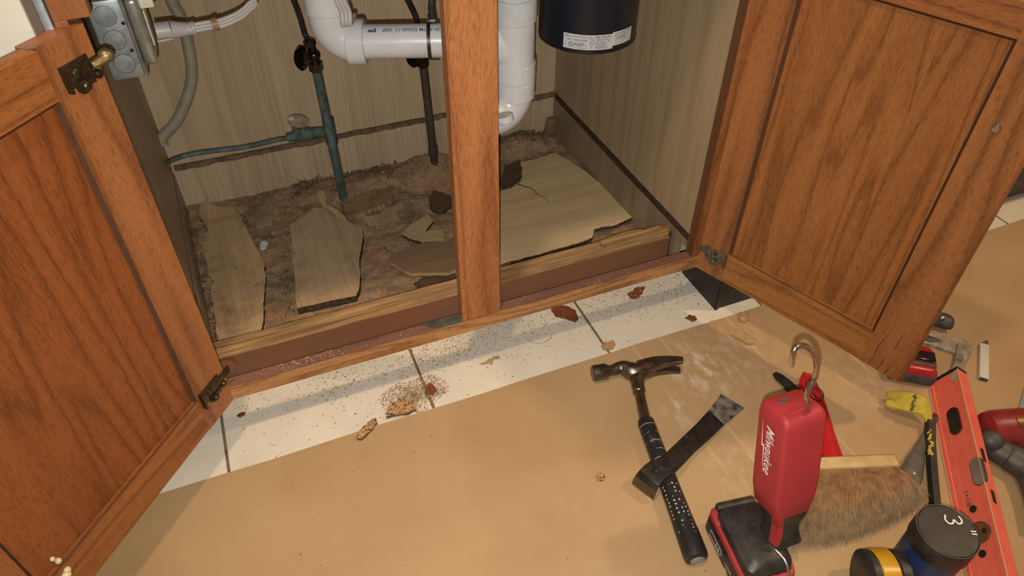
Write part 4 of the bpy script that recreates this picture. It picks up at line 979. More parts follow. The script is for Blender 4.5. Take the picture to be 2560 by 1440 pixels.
# ------------------------------------------------------------------ crumbs on tile and cardboard
mb = MB(); cnt = 0
while cnt < 4200:
    x = random.uniform(-0.14, 0.74); y = 0.885-abs(random.gauss(0, 0.060)); cnt += 1
    if y < 0.742: continue
    dens = 0.45+0.55*noise.noise(V((x*8, y*9, 2)))+(0.35 if y > 0.83 else 0.0)
    if x < 0.0 and random.random() < 0.45: continue
    if random.random() > dens: continue
    flake(mb, (x, y, 0.0005), random.choice((0.0012, 0.0016, 0.0020, 0.0026, 0.0032, 0.0042)), random.choice((0, 0, 0, 1, 1, 2, 3)), 0.45, 0.65)
for cx, cy, n, sx, sy in ((0.20, 0.835, 170, 0.035, 0.014), (0.245, 0.862, 220, 0.04, 0.012), (0.17, 0.850, 130, 0.03, 0.01), (0.33, 0.868, 120, 0.03, 0.01), (0.02, 0.838, 60, 0.015, 0.008), (0.62, 0.86, 110, 0.03, 0.02), (0.10, 0.79, 60, 0.02, 0.008), (0.45, 0.85, 90, 0.05, 0.02), (0.505, 0.785, 40, 0.006, 0.02)):
    for i in range(n): 
        y = cy+random.gauss(0, sy)
        flake(mb, (cx+random.gauss(0, sx), max(0.7435, min(y, 0.886)), 0.0005), random.choice((0.0015, 0.002, 0.003)), random.choice((0, 0, 1, 1)), 0.5, 0.6)
o = mb.build('tile_crumbs', [M_['crumb'], M_['crumbD'], M_['chipr'], M_['fluff']], smooth=False); tag(o, 'sawdust crumbs sprinkled over the white tile strip under the cabinet', 'debris', kind='stuff')
mb = MB()
for i in range(1100):
    x = random.uniform(-0.20, 1.05); y = random.uniform(0.22, 0.74)
    flake(mb, (x, y, 0.0031), random.choice((0.0012, 0.0016, 0.0021, 0.0027, 0.0036)), random.choice((0, 0, 0, 1, 2)), 0.4, 0.7)
o = mb.build('cardboard_crumbs', [M_['cream2'], M_['crumbD'], M_['crumb']], smooth=False); tag(o, 'tiny crumbs sprinkled across the brown cardboard', 'debris', kind='stuff')
# sawdust heap at the edge of the cardboard
mb = MB()
for i in range(1700):
    a = random.uniform(0, 2*pi); r = random.random()**0.75
    x = 0.146+0.060*r*cos(a); y = 0.784+0.036*r*sin(a)+0.012*noise.noise(V((x*30, 3, 1)))
    hh = 0.010*(1-r)
    flake(mb, (x, max(0.7435, y), 0.001+hh*random.random()), random.choice((0.002, 0.003, 0.0042)), random.choice((0, 0, 0, 0, 1)), 0.5, 0.6)
o = mb.build('sawdust_heap', [M_['crumb'], M_['crumbD']], smooth=False); tag(o, 'small heap of golden sawdust on tile at the cardboard edge', 'debris', kind='stuff')
def chip(label, pts, z0, th, m1, m2, seed, n=0, spread=0.008, name='wood_chip'):
    r = ragged(pts, 0.0014, 0.004, seed); mb = MB().prism(r, z0, z0+th, 1, top_mi=0, zf=lambda x, y: 0.0015*noise.noise(V((x*60, y*60, seed))))
    rnd = random.Random(seed)
    for i in range(n):
        p = r[rnd.randrange(len(r))]; q = r[rnd.randrange(len(r))]; f = rnd.random()
        flake(mb, (p[0]*f+q[0]*(1-f), p[1]*f+q[1]*(1-f), z0+th), rnd.choice((0.004, 0.006, 0.003)), rnd.choice((0, 1)), 0.7)
    return tag(mb.build(name, [m1, m2], smooth=False), label, 'wood chip', 'wood chips on the tile and cardboard')
chip('flat sawdust-covered board chip at the tile and cardboard edge', [(0.0885, 0.7514), (0.0975, 0.7699), (0.1186, 0.7768), (0.1368, 0.7676), (0.1387, 0.7461), (0.1267, 0.7448), (0.1072, 0.7482)], 0.0035, 0.006, M_['crumb'], M_['crumbD'], 31, 90)
chip('red brown chip with pale edge right of sawdust heap', [(0.1604, 0.7718), (0.1668, 0.7833), (0.1743, 0.7868), (0.1806, 0.7730), (0.1805, 0.7637), (0.1728, 0.7595), (0.1632, 0.7624)], 0.010, 0.005, M_['chipr'], M_['cream2'], 32)
chip('dark red brown bark chip on tile below the centre stile', [(0.4455, 0.8830), (0.4617, 0.8871), (0.4802, 0.8725), (0.4846, 0.8555), (0.4818, 0.8394), (0.4748, 0.8354), (0.4637, 0.8467), (0.4463, 0.8629)], 0.001, 0.005, M_['chipr'], M_['chipr'], 33, 25)
chip('fibrous yellow chip straddling the cardboard edge', [(0.0344, 0.7282), (0.0452, 0.7406), (0.0602, 0.7481), (0.0717, 0.7539), (0.0721, 0.7450), (0.0601, 0.7345), (0.0462, 0.7259), (0.0378, 0.7235)], 0.0035, 0.006, M_['crumb'], M_['crumbD'], 34, 70)
chip('shredded golden chip on cardboard below black toe kick', [(0.7239, 0.6971), (0.7403, 0.6993), (0.7483, 0.6895), (0.7521, 0.6727), (0.7475, 0.6617), (0.7368, 0.6660), (0.7305, 0.6792)], 0.0035, 0.005, M_['cream2'], M_['crumb'], 35, 60)
chip('round golden sawdust clump on cardboard below black toe kick', [(0.7619, 0.7299), (0.7753, 0.7361), (0.7825, 0.7297), (0.7776, 0.7179), (0.7656, 0.7136), (0.7591, 0.7196)], 0.0035, 0.006, M_['cream2'], M_['crumb'], 36, 40)
chip('small tan clump on cardboard left of the hammer grip', [(0.3582, 0.5230), (0.3647, 0.5250), (0.3684, 0.5189), (0.3637, 0.5125), (0.3569, 0.5152)], 0.0032, 0.004, M_['crumb'], M_['crumbD'], 37, 14)
chip('pale torn wood shaving on tile right of sawdust heap', [(0.2710, 0.8063), (0.2845, 0.8080), (0.2991, 0.8123), (0.3120, 0.8102), (0.3086, 0.8054), (0.3000, 0.8068), (0.2939, 0.7991), (0.2821, 0.8018)], 0.001, 0.0018, M_['cream2'], M_['cream2'], 38)
chip('brown chip on tile near the black toe kick', [(0.6697, 0.7681), (0.6814, 0.7727), (0.6895, 0.7659), (0.6884, 0.7560), (0.6777, 0.7558)], 0.001, 0.003, M_['chipr'], M_['crumbD'], 39, 8)
chip('reddish shavings clump on tile right of the bark chip', [(0.6017, 0.8681), (0.6262, 0.8769), (0.6447, 0.8745), (0.6310, 0.8600), (0.6151, 0.8493), (0.6032, 0.8517)], 0.001, 0.002, M_['chipr'], M_['crumb'], 40, 22)
chip('grey green clump on tile grout line by cardboard edge', [(0.4897, 0.7635), (0.5001, 0.7679), (0.5151, 0.7683), (0.5158, 0.7573), (0.5035, 0.7495), (0.4892, 0.7532)], 0.001, 0.003, M_['crumb'], M_['lamD'], 41, 14)
chip('small dark brown chip on tile by lower left hinge', [(-0.1385, 0.8493), (-0.1298, 0.8520), (-0.1242, 0.8506), (-0.1261, 0.8460), (-0.1339, 0.8448)], 0.001, 0.003, M_['chipr'], M_['crumbD'], 42)
mb = MB().tube(spline([(0.3689, 0.8348), (0.3759, 0.8234), (0.3849, 0.8165), (0.3950, 0.8124), (0.4090, 0.8133), (0.4193, 0.8254)] and [V((p[0], p[1], 0.0016)) for p in [(0.3701, 0.8376), (0.3780, 0.8225), (0.3875, 0.8133), (0.4001, 0.8114), (0.4120, 0.8164), (0.4242, 0.8289)]], 6), 0.0005, 6)
tag(mb.build('wood_fibre', M_['cream2']), 'thin curved pale wood fibre lying on the tile', 'wood fibre')
# sawdust left on top of the rail and toe kick
mb = MB()
for i in range(330):
    x = random.uniform(-0.11, 0.66) if random.random() < 0.4 else random.gauss(-0.005, 0.035)
    if -0.12 < x < 0.66 and not (0.240 < x < 0.313): flake(mb, (x, random.uniform(0.803, 0.8185), 0.1239), random.choice((0.0015, 0.002, 0.003)), random.choice((0, 0, 1)), 0.4)
o = mb.build('rail_sawdust', [M_['cream2'], M_['crumb']], smooth=False); tag(o, 'pale sawdust lying on the top edge of bottom rail', 'debris', kind='stuff')

# ------------------------------------------------------------------ tools on the cardboard
G = 0.0032       # top of the cardboard
# hammer
t = thing('hammer', 'steel claw hammer with dotted black rubber grip lying on the cardboard', 'hammer', (0.4938, 0.6287, 0.0030))
hz = 0.0180
f0 = V((0.4389, 0.6997, 0.0180)); f1 = V((0.4748, 0.6930, 0.0180)); ax = (f1-f0).normalized()
mb = MB().lathe([(0.0001, 0), (0.0125, 0.0), (0.0142, 0.0018), (0.0142, 0.022), (0.0128, 0.0255), (0.0098, 0.030), (0.0096, 0.038)], frame(f0, ax, (0, 0, 1)), 26)
c1 = V((0.4928, 0.6916, 0.0180)); c2 = V((0.5089, 0.6753, 0.0180)); nk = V((0.4949, 0.6382, 0.0180)); c3 = V((0.5385, 0.6761, 0.0180))
mb.tube(spline([f1, c1, c2, c3], 6), rad(19, [0.0100, 0.0112, 0.0140, 0.0165, 0.0160, 0.0140]), 18, flat=0.95)
mb.tube(spline([c2+(c3-c2)*0.25, V((0.5023, 0.6568, 0.0180)), nk], 6), rad(13, [0.0150, 0.0135, 0.0110, 0.0100]), 18, flat=0.85)
hd = mb.build('head', M_['dsteel'], t)
for s_, nm in ((1, 0), (-1, 0)):
    mb = MB()
    q = [V((0.5183, 0.6754, 0.0180)), V((0.5460, 0.6741, 0.0180)), V((0.5706, 0.6671, 0.0180)), V((0.5903, 0.6572, 0.0180))]
    q = [p+V((0, 0, s_*(0.003+0.0036*i))) for i, p in enumerate(q)]
    st = []
    p = spline(q, 6)
    wd = [0.0150-0.0098*(i/(len(p)-1)) for i in range(len(p))]
    vs = []; fs = []
    for i, a in enumerate(p):
        d = (p[min(i+1, len(p)-1)]-p[max(i-1, 0)]).normalized(); u = d.cross(V((0, 0, 1))).normalized(); hh = 0.0072-0.0030*i/(len(p)-1)
        for uu, zz in ((-1, -1), (1, -1), (1, 1), (-1, 1)): vs.append(a+u*uu*wd[i]+V((0, 0, zz*hh)))
    for i in range(len(p)-1):
        for j in range(4): fs.append([i*4+j, i*4+(j+1) % 4, i*4+4+(j+1) % 4, i*4+4+j])
    fs += [[3, 2, 1, 0], [len(vs)-4+j for j in range(4)]]
    mb.add(vs, fs); mb.build('claw', M_['dsteel'], t, bev=0.0012)
g0 = V((0.4193, 0.3435, 0.0200)); g1 = V((0.4725, 0.5782, 0.0185)); gax = (g1-g0); GL = gax.length
mb = MB(); ring(mb, nk+(g1-nk)*0.02, g1-nk, 0.0108, 0.009); mb.tube([nk, nk.lerp(g1, 0.3), nk.lerp(g1, 0.7), g1+(g1-nk)*0.1], [0.0088, 0.0085, 0.0090, 0.0095], 18)
mb.build('neck', M_['steel'] if False else metal('brown_steel_neck', (0.36, 0.29, 0.235), 0.3, 0.4, 40), t)
prof = [(0.0001, 0.0002), (0.0125, 0.0002), (0.0162, 0.003), (0.0172, 0.010), (0.0168, 0.030), (0.0158, 0.060), (0.0150, 0.100), (0.0146, 0.140), (0.0150, 0.150), (0.0142, 0.153), (0.0150, 0.156), (0.0142, 0.160), (0.0148, 0.163), (0.0138, 0.170), (0.0136, GL-0.012), (0.0136, GL-0.004), (0.0122, GL)]
g = MB().lathe(prof, None, 28).build('grip', grip_mat(), t, raw=True)
g.matrix_local = WM[t.name].inverted() @ frame(g0, gax, (0, 0, 1))
mb = MB().lathe([(0.0105, 0.0), (0.0105, -0.0012), (0.0088, -0.0016), (0.0085, -0.0010), (0.0070, -0.0012), (0.0001, -0.0016)], frame(g0, gax, (0, 0, 1)), 24)
mb.build('end_cap', mottled('grey_cap', (0.33, 0.33, 0.30), (0.22, 0.22, 0.20), 60, 0.6), t)

# nail bar lying across the hammer grip
t = thing('pry_bar', 'black flat pry bar with dusty blade lying across the hammer grip', 'pry bar', (0.5047, 0.5204, 0.0030))
st = [((0.6268, 0.5871, 0.0060), (0.6455, 0.5475, 0.0060)), ((0.6125, 0.5787, 0.0085), (0.6287, 0.5415, 0.0085)), ((0.5828, 0.5608, 0.0140), (0.5903, 0.5273, 0.0140)), ((0.5410, 0.5391, 0.0220), (0.5466, 0.5077, 0.0220)), ((0.4993, 0.5199, 0.0300), (0.5071, 0.4912, 0.0300)), ((0.4619, 0.5020, 0.0380), (0.4708, 0.4732, 0.0380)), ((0.4407, 0.4964, 0.0405), (0.4502, 0.4641, 0.0405))]
mb = MB().ribbon(st[2:], 0.0045); mb.build('blade', M_['bsteel'], t, bev=0.001)
mb = MB().ribbon(st[:3], 0.0043); mb.build('blade_tip', mottled('scuffed_black_steel', (0.03, 0.028, 0.028), (0.30, 0.28, 0.27), 75, 0.45, 0.3), t, bev=0.001)['label'] = 'scuffed whitish blade tip'
st2 = [((0.4472, 0.4980, 0.0410), (0.4573, 0.4668, 0.0410)), ((0.4327, 0.4970, 0.0410), (0.4422, 0.4634, 0.0410)), ((0.4193, 0.4938, 0.0405), (0.4321, 0.4612, 0.0405)), ((0.4087, 0.4901, 0.0380), (0.4230, 0.4565, 0.0380)), ((0.4018, 0.4882, 0.0310), (0.4172, 0.4528, 0.0310)), ((0.3994, 0.4886, 0.0200), (0.4155, 0.4515, 0.0200)), ((0.4000, 0.4901, 0.0120), (0.4162, 0.4529, 0.0120))]
mb = MB().ribbon(st2[:4], 0.006); mb.build('head_plate', M_['bsteel'], t, bev=0.001)
mb = MB().ribbon(st2[3:], 0.005); mb.build('curved_claw', metal('dark_polished_steel', (0.22, 0.19, 0.17), 0.22, 0.4, 40), t, bev=0.001)
mb = MB().lathe([(0.0048, 0), (0.0040, 0.0004), (0.0001, 0.0005)], frame((0.4314, 0.4807, 0.0414), (0.1, 0.1, 1), (1, 0.6, 0)) @ Matrix.Diagonal((1.5, 0.75, 1, 1)), 16)
mb.build('nail_hole', M_['black'], t)

# cordless work light standing on its battery
BT = V((0.5226, 0.3185, 0.0640)); TP = V((0.5268, 0.3795, 0.2700)); az = TP-BT; LL = az.length
MW = frame(BT, az, (1.0, -0.045, -0.03))
t = thing('work_light', 'red cordless work light with steel hook standing on its black battery', 'work light', (0.500, 0.332, G))
MWL = MW
def shell(secs, mi=0, n=10, rnd=0.008):
    """loft of rounded rectangles: (z, x0, x1, y0, y1, r)"""
    mb = MB(); vs = []; fs = []; q = 5
    for z, x0, x1, y0, y1, r in secs:
        for cx, cy, a0 in ((x1-r, y1-r, 0), (x0+r, y1-r, 90), (x0+r, y0+r, 180), (x1-r, y0+r, 270)):
            for i in range(q): a = radians(a0+90*i/(q-1)); vs.append((cx+r*cos(a), cy+r*sin(a), z))
    m = 4*q
    for k in range(len(secs)-1):
        for i in range(m): fs.append([k*m+i, k*m+(i+1) % m, (k+1)*m+(i+1) % m, (k+1)*m+i])
    fs += [list(range(m))[::-1], [(len(secs)-1)*m+i for i in range(m)]]
    mb.add(vs, fs, mi, MWL)
    return mb
hx, hy = 0.0305, 0.0265
shell([(0.048, -0.021, 0.020, -0.020, 0.020, 0.006), (0.056, -hx+0.003, hx-0.006, -hy+0.002, hy, 0.006), (0.085, -hx-0.001, hx-0.001, -hy, hy, 0.0048), (0.105, -hx-0.001, hx, -hy, hy, 0.0048), (LL-0.016, -hx, hx, -hy, hy, 0.0055), (LL-0.007, -hx+0.0006, hx-0.0006, -hy+0.0008, hy-0.001, 0.007), (LL-0.0025, -hx+0.002, hx-0.002, -hy+0.0045, hy-0.002, 0.007), (LL, -hx+0.0045, hx-0.0045, -hy+0.0095, hy-0.004, 0.006)]).build('housing', M_['red'], t, angle=50)
shell([(-0.002, -0.022, 0.022, -0.022, 0.020, 0.008), (0.012, -0.019, 0.019, -0.018, 0.018, 0.007), (0.030, -0.019, 0.0195, -0.018, 0.018, 0.007), (0.0405, -0.022, 0.024, -0.021, 0.021, 0.007), (0.056, -0.025, 0.0262, -0.0235, 0.0235, 0.007)]).build('neck', M_['blackd'], t, angle=50)
mb = MB()
def loc(x, y, z): return MW @ V((x, y, z))
# red spine running down the left edge of the neck
sp = [(-0.026, -0.0245, 0.060), (-0.0235, -0.022, 0.048), (-0.0200, -0.0195, 0.036), (-0.0205, -0.0195, 0.022), (-0.0225, -0.0205, 0.006)]
for i in range(len(sp)-1):
    a = sp[i]; b_ = sp[i+1]; wa = (0.010, 0.0085, 0.007, 0.0085, 0.005)[i]; wb = (0.010, 0.0085, 0.007, 0.0085, 0.005)[i+1]
    vs = [loc(a[0]-0.001, a[1]+0.012, a[2]), loc(a[0]-0.0008, a[1]-0.001, a[2]), loc(a[0]+wa, a[1]-0.0008, a[2]), loc(a[0]+wa, a[1]+0.004, a[2]),
          loc(b_[0]-0.001, b_[1]+0.012, b_[2]), loc(b_[0]-0.0008, b_[1]-0.001, b_[2]), loc(b_[0]+wb, b_[1]-0.0008, b_[2]), loc(b_[0]+wb, b_[1]+0.004, b_[2])]
    mb.add(vs, [[0, 1, 5, 4], [1, 2, 6, 5], [2, 3, 7, 6], [3, 0, 4, 7], [0, 1, 2, 3], [4, 5, 6, 7]])
mb.build('red_spine', M_['red'], t)
# recesses on the top
mb = MB().lathe([(0.0062, -0.0004), (0.0055, 0.0006), (0.0048, 0.0003), (0.0001, 0.0002)], MW @ Matrix.Translation((-0.006, 0.010, LL)) @ Matrix.Diagonal((1.35, 0.75, 1, 1)), 20)
hs_ = mb.build('screw_recess', mottled('grey_recess', (0.10, 0.085, 0.085), (0.05, 0.045, 0.045), 60, 0.5), t)
mb = MB().lathe([(0.0001, 0.0), (0.0068, 0.0)], MW @ Matrix.Translation((0.0115, -0.0165, LL-0.0035)) @ Matrix.Rotation(radians(38), 4, 'X') @ Matrix.Diagonal((0.9, 1.35, 1, 1)), 24, caps=False)
mb.lathe([(0.0070, -0.001), (0.0064, 0.0007), (0.0060, 0.0002)], MW @ Matrix.Translation((0.0115, -0.0165, LL-0.0035)) @ Matrix.Rotation(radians(38), 4, 'X') @ Matrix.Diagonal((0.9, 1.35, 1, 1)), 24, caps=False)
mb.build('hook_slot', mottled('shadowed_red_slot', (0.20, 0.015, 0.018), (0.26, 0.02, 0.024), 60, 0.5), t)
hk = spline([loc(0.0105, -0.016, LL-0.006), (0.5151, 0.3570, 0.3085), (0.5134, 0.3590, 0.3214), (0.5163, 0.3610, 0.3306), (0.5206, 0.3630, 0.3404), (0.5177, 0.3650, 0.3579), (0.5075, 0.3650, 0.3787), (0.4925, 0.3640, 0.3980), (0.4785, 0.3630, 0.4090), (0.4681, 0.3610, 0.4109), (0.4658, 0.3590, 0.4022), (0.4685, 0.3580, 0.3882)], 8)
mb = MB().tube(hk, 0.0032, 14); mb.sphere(hk[-1], 0.0032, 10); mb.build('hook', M_['chrome'], t)
# script logo on the left side of the housing
xw = -hx-0.0010
vs, fs = text_geo('Milwaukee', 0.026, shear=0.32, bold=0.00025)
xm = max(v.x for v in vs); k = 0.074/xm
mb = MB(); mb.add([loc(xw-0.0004, 0.0050-v.y*0.80, LL-0.024-v.x*k) for v in vs], fs); mb.build('logo', M_['wlogo'], t, smooth=False)
mb = MB()
def P2(x, y): return loc(xw-0.0004, 0.0050+0.0012+y*0.85, LL-0.018-x*0.95)
mb.add([P2(0, 0.0085), P2(0.046, 0.0070), P2(0.043, 0.0035), P2(0.088, 0.0005), P2(0.040, 0.0010), P2(0.042, 0.0050)], [[0, 1, 5], [5, 1, 2], [2, 3, 4], [2, 4, 5]]); mb.build('logo_bolt', M_['wlogo'], t, smooth=False)
# battery
MBt = Matrix.Translation((0.4935, 0.3315, 0)) @ Matrix.Rotation(radians(-9), 4, 'Z'); MWL = MBt
shell([(G, -0.036, 0.036, -0.056, 0.054, 0.010), (G+0.005, -0.0395, 0.0395, -0.060, 0.058, 0.012), (0.030, -0.0395, 0.0395, -0.060, 0.058, 0.012), (0.0385, -0.038, 0.038, -0.058, 0.056, 0.012)]).build('battery', M_['blackd'], t, angle=40)
shell([(0.0380, -0.0385, 0.0385, -0.058, 0.0565, 0.011), (0.0440, -0.0372, 0.0372, -0.056, 0.055, 0.011), (0.0450, -0.034, 0.034, -0.052, 0.051, 0.010)]).build('red_trim', M_['red'], t, angle=40)
shell([(0.0440, -0.0335, 0.0345, -0.052, 0.0505, 0.010), (0.0570, -0.0315, 0.0330, -0.050, 0.048, 0.012), (0.0630, -0.0225, 0.0270, -0.044, 0.040, 0.012), (0.0655, -0.018, 0.022, -0.038, 0.026, 0.010)]).build('foot', M_['blackd'], t, angle=40)
mb = MB().prism([(-0.0385, 0.052), (-0.0335, 0.0565), (-0.014, 0.0570), (-0.026, 0.030), (-0.0388, 0.028)], 0.0375, 0.0485, 0, MBt); mb.build('red_latch', M_['red'], t, bev=0.003)
mb = MB().box(-0.030, 0.028, 0.047, 0.0585, 0.044, 0.0575, 0, MBt, 0.004); mb.build('rear_bumper', M_['blackd'], t)
def bl(p): return MBt @ V((-0.0402, 0.0-p.x, 0.0+p.y))
def btxt(s_, sz, y0, z0, m):
    vs, fs = text_geo(s_, sz, bold=0.0001); mb = MB(); mb.add([MBt @ V((-0.0398, y0-v.x, z0+v.y)) for v in vs], fs); mb.build('lettering', m, t, smooth=False)
btxt('XC', 0.0095, 0.0330, 0.0155, M_['red']); btxt('5.0', 0.0095, 0.0185, 0.0155, M_['wlogo']); btxt('LITHIUM-ION', 0.0065, -0.012, 0.0175, M_['wlogo']); btxt('18V', 0.0055, -0.012, 0.0095, M_['wlogo'])
mb = MB(); pp = [(0.036, 0.0130), (0.036, 0.0250), (0.004, 0.0250), (0.0005, 0.0190), (0.004, 0.0130)]
for i in range(5):
    a = V(pp[i]); b_ = V(pp[(i+1) % 5]); mb.tube([MBt @ V((-0.0397, a.x, a.y)), MBt @ V((-0.0397, b_.x, b_.y))], 0.0004, 5)
mb.build('printed_box', M_['pvcd'], t)
wp = spline([MBt @ V((0.010, -0.018, 0.064)), MBt @ V((0.0125, -0.026, 0.0665)), MBt @ V((0.017, -0.037, 0.0655)), MBt @ V((0.0195, -0.046, 0.064)), MBt @ V((0.020, -0.055, 0.058)), MBt @ V((0.020, -0.0625, 0.045)), MBt @ V((0.019, -0.0655, 0.020))], 6)
mb = MB().tube(wp, 0.0019, 10); mb.build('wire_bail', M_['chrome'], t)
mb = MB(); rp = [MBt @ V((0.001+0.014*cos(2*pi*i/28), -0.030+0.010*sin(2*pi*i/28), 0.0655)) for i in range(29)]
mb.tube(rp, 0.0004, 5, caps=False); mb.build('oval_seam', M_['dgrey'], t)

# red handled tool behind the work light
t = thing('hand_snips', 'red handled hand tool with a black tip behind the work light', 'hand tool', (0.7692, 0.5173, 0.0030))
mb = MB().tube(spline([(0.7826, 0.5625, 0.0120), (0.7749, 0.5388, 0.0130), (0.7542, 0.4959, 0.0140), (0.7312, 0.4541, 0.0130), (0.7091, 0.4070, 0.0120)], 6), rad(25, [0.008, 0.0105, 0.013, 0.015, 0.016]), 14, flat=0.62); mb.build('handle', M_['redg'], t)
mb = MB().tube(spline([(0.7808, 0.5653, 0.0140), (0.7653, 0.5513, 0.0140), (0.7497, 0.5303, 0.0130), (0.7248, 0.4761, 0.0100), (0.6958, 0.4217, 0.0100)], 6), rad(25, [0.004, 0.006, 0.0068, 0.007, 0.007]), 12, flat=0.9); mb.build('handle', M_['redg'], t)
mb = MB().tube(spline([(0.7382, 0.5880, 0.0070), (0.7379, 0.5756, 0.0100), (0.7394, 0.5588, 0.0120), (0.7424, 0.5342, 0.0120), (0.7475, 0.5048, 0.0120)], 5), rad(21, [0.0055, 0.0085, 0.009, 0.0095, 0.0095]), 12, flat=0.75); mb.build('jaw', M_['black'], t)
mb = MB(); c_ = V((0.7610, 0.5144, 0.0260)); mb.tube([c_+V((0.0105*cos(2*pi*i/24), 0.0105*sin(2*pi*i/24), 0.003*sin(2*pi*i/24))) for i in range(25)], 0.0012, 8, caps=False); mb.build('wire_ring', M_['dsteel'], t)

# counter brush
t = thing('counter_brush', 'wooden counter brush with long tan bristles lying by the work light', 'brush', (0.7388, 0.3780, 0.0030))
r0 = V((0.6320, 0.4033, 0.0200)); r1 = V((0.7792, 0.3512, 0.0200)); bd = (r1-r0).normalized(); bn = V((bd.y, -bd.x, 0))
if bn.y > 0: bn = -bn
BLn = (r1-r0).length
Mbr = frame((r0.x, r0.y, G), (0, 0, 1), bd)
mb = MB().box(0, BLn, 0.0, 0.021, 0.0, 0.0335, 0, Mbr, 0.004, 3)
mb.build('block', M_['brushwood'], t)
mb = MB(); tipL = V((0.5509, 0.3211, 0.0100)); tipM = V((0.6295, 0.2827, 0.0100)); tipR = V((0.7687, 0.2963, 0.0100))
rb = random.Random(11)
for i in range(7600):
    f = rb.random()
    tuft = (int(f*17)+0.5)/17; ff = tuft+(f-tuft)*0.72
    zz = rb.uniform(0.005, 0.030)
    a = Mbr @ V((0.003+ff*(BLn-0.006), 0.0005, zz))
    fe = f+rb.gauss(0, 0.035)
    tip = (tipL*(1-fe)**2+tipM*2*fe*(1-fe)*1.0+tipR*fe**2)
    tip = a+(tip-a)*rb.uniform(0.80, 1.05); 
    tip.x += rb.gauss(0, 0.004); tip.y += rb.gauss(0, 0.004)
    tip.z = max(0.0045, zz*0.95+rb.gauss(0.004, 0.006))
    m_ = a.lerp(tip, 0.5)+V((rb.gauss(0, 0.002), rb.gauss(0, 0.002), 0.006+rb.gauss(0, 0.002)))
    m2 = a.lerp(tip, 0.78)+V((rb.gauss(0, 0.0025), rb.gauss(0, 0.0025), 0.003+rb.gauss(0, 0.002)))
    if m2.z < 0.0045: m2.z = 0.0045
    pts_ = [a, m_, m2, tip]; d = (tip-a).normalized(); u = d.cross(V((0, 0, 1))).normalized(); wv = u.cross(d)
    vs = []; rr = 0.00042
    for j, p in enumerate(pts_):
        r_ = rr*(1.0, 1.0, 0.85, 0.35)[j]
        vs += [p+u*r_, p-u*r_*0.5+wv*r_*0.87, p-u*r_*0.5-wv*r_*0.87]
    gr = rb.random() < 0.35
    for j in range(3):
        mi = 1 if (j == 2 and (gr or rb.random() < 0.55)) or (j == 1 and gr and rb.random() < 0.3) else 0
        o0 = len(mb.v)-0
        mb.add(vs[j*3:j*3+6], [[0, 1, 4, 3], [1, 2, 5, 4], [2, 0, 3, 5]], mi)
mb.build('bristles', [M_['bristle'], M_['bristleD']], t)['kind'] = 'stuff'

# yellow wrecking bar
t = thing('wrecking_bar', 'black wrecking bar with a yellow painted claw beside red level', 'wrecking bar', (0.9258, 0.4448, 0.0030))
st = [((0.8777, 0.4771, 0.0220), (0.8555, 0.4570, 0.0200)), ((0.8876, 0.4705, 0.0260), (0.8616, 0.4458, 0.0240)), ((0.8991, 0.4587, 0.0320), (0.8703, 0.4328, 0.0290)), ((0.9098, 0.4455, 0.0360), (0.8797, 0.4204, 0.0330)), ((0.9126, 0.4362, 0.0360), (0.8854, 0.4138, 0.0320)), ((0.9121, 0.4266, 0.0330), (0.8879, 0.4092, 0.0280)), ((0.9081, 0.4148, 0.0260), (0.8905, 0.4062, 0.0220)), ((0.8995, 0.3990, 0.0200), (0.8875, 0.4004, 0.0180))]
mb = MB()
n0 = [V(st[0][0]), V(st[0][1])]
mb.ribbon(st[1:], 0.005)
a, b_ = V(st[0][0]), V(st[0][1]); a2, b2 = V(st[1][0]), V(st[1][1])
mb.ribbon([(a, a.lerp(b_, 0.36)), (a2, a2.lerp(b2, 0.5))], 0.005); mb.ribbon([(a.lerp(b_, 0.64), b_), (a2.lerp(b2, 0.5), b2)], 0.005)
mb.build('claw', M_['yellow'], t, bev=0.0008)
sh = [V((0.8984, 0.4037, 0.0180)), V((0.8698, 0.3724, 0.0140)), V((0.8339, 0.3325, 0.0130)), V((0.7962, 0.2895, 0.0120)), V((0.7620, 0.2486, 0.0120)), V((0.7267, 0.2058, 0.0120))]
mb = MB().tube(sh, 0.0085, 6); mb.build('shaft', M_['black'], t)
mb = MB(); rb = random.Random(5)
for i in range(26):
    f = i/26; p = V((0.8812, 0.3899, 0.0228)).lerp(V((0.8463, 0.3523, 0.0215)), f)
    if i in (3, 4, 10, 11): continue
    x = rb.uniform(-0.005, 0.002)
    q = [(x, -0.0012), (x+rb.uniform(0.003, 0.006), -0.0010), (x+rb.uniform(0.003, 0.006), 0.0012), (x, 0.0010)]
    mb.prism([(p.x+a_, p.y+b_) for a_, b_ in q], p.z-0.002, p.z+0.0006)
mb.build('yellow_lettering', M_['yellow'], t)
mb = MB(); rb = random.Random(8)
for i in range(9):
    p = V((0.9019, 0.4481, 0.0366)).lerp(V((0.8748, 0.4246, 0.0345)), (i+0.5)/9); x = rb.uniform(-0.006, 0.0)
    mb.prism([(p.x+x, p.y-0.0006), (p.x+x+rb.uniform(0.004, 0.009), p.y-0.0008), (p.x+x+rb.uniform(0.004, 0.009), p.y+0.0006), (p.x+x, p.y+0.0008)], p.z-0.001, p.z+0.0004)
mb.build('stamped_mark', M_['ink'], t)

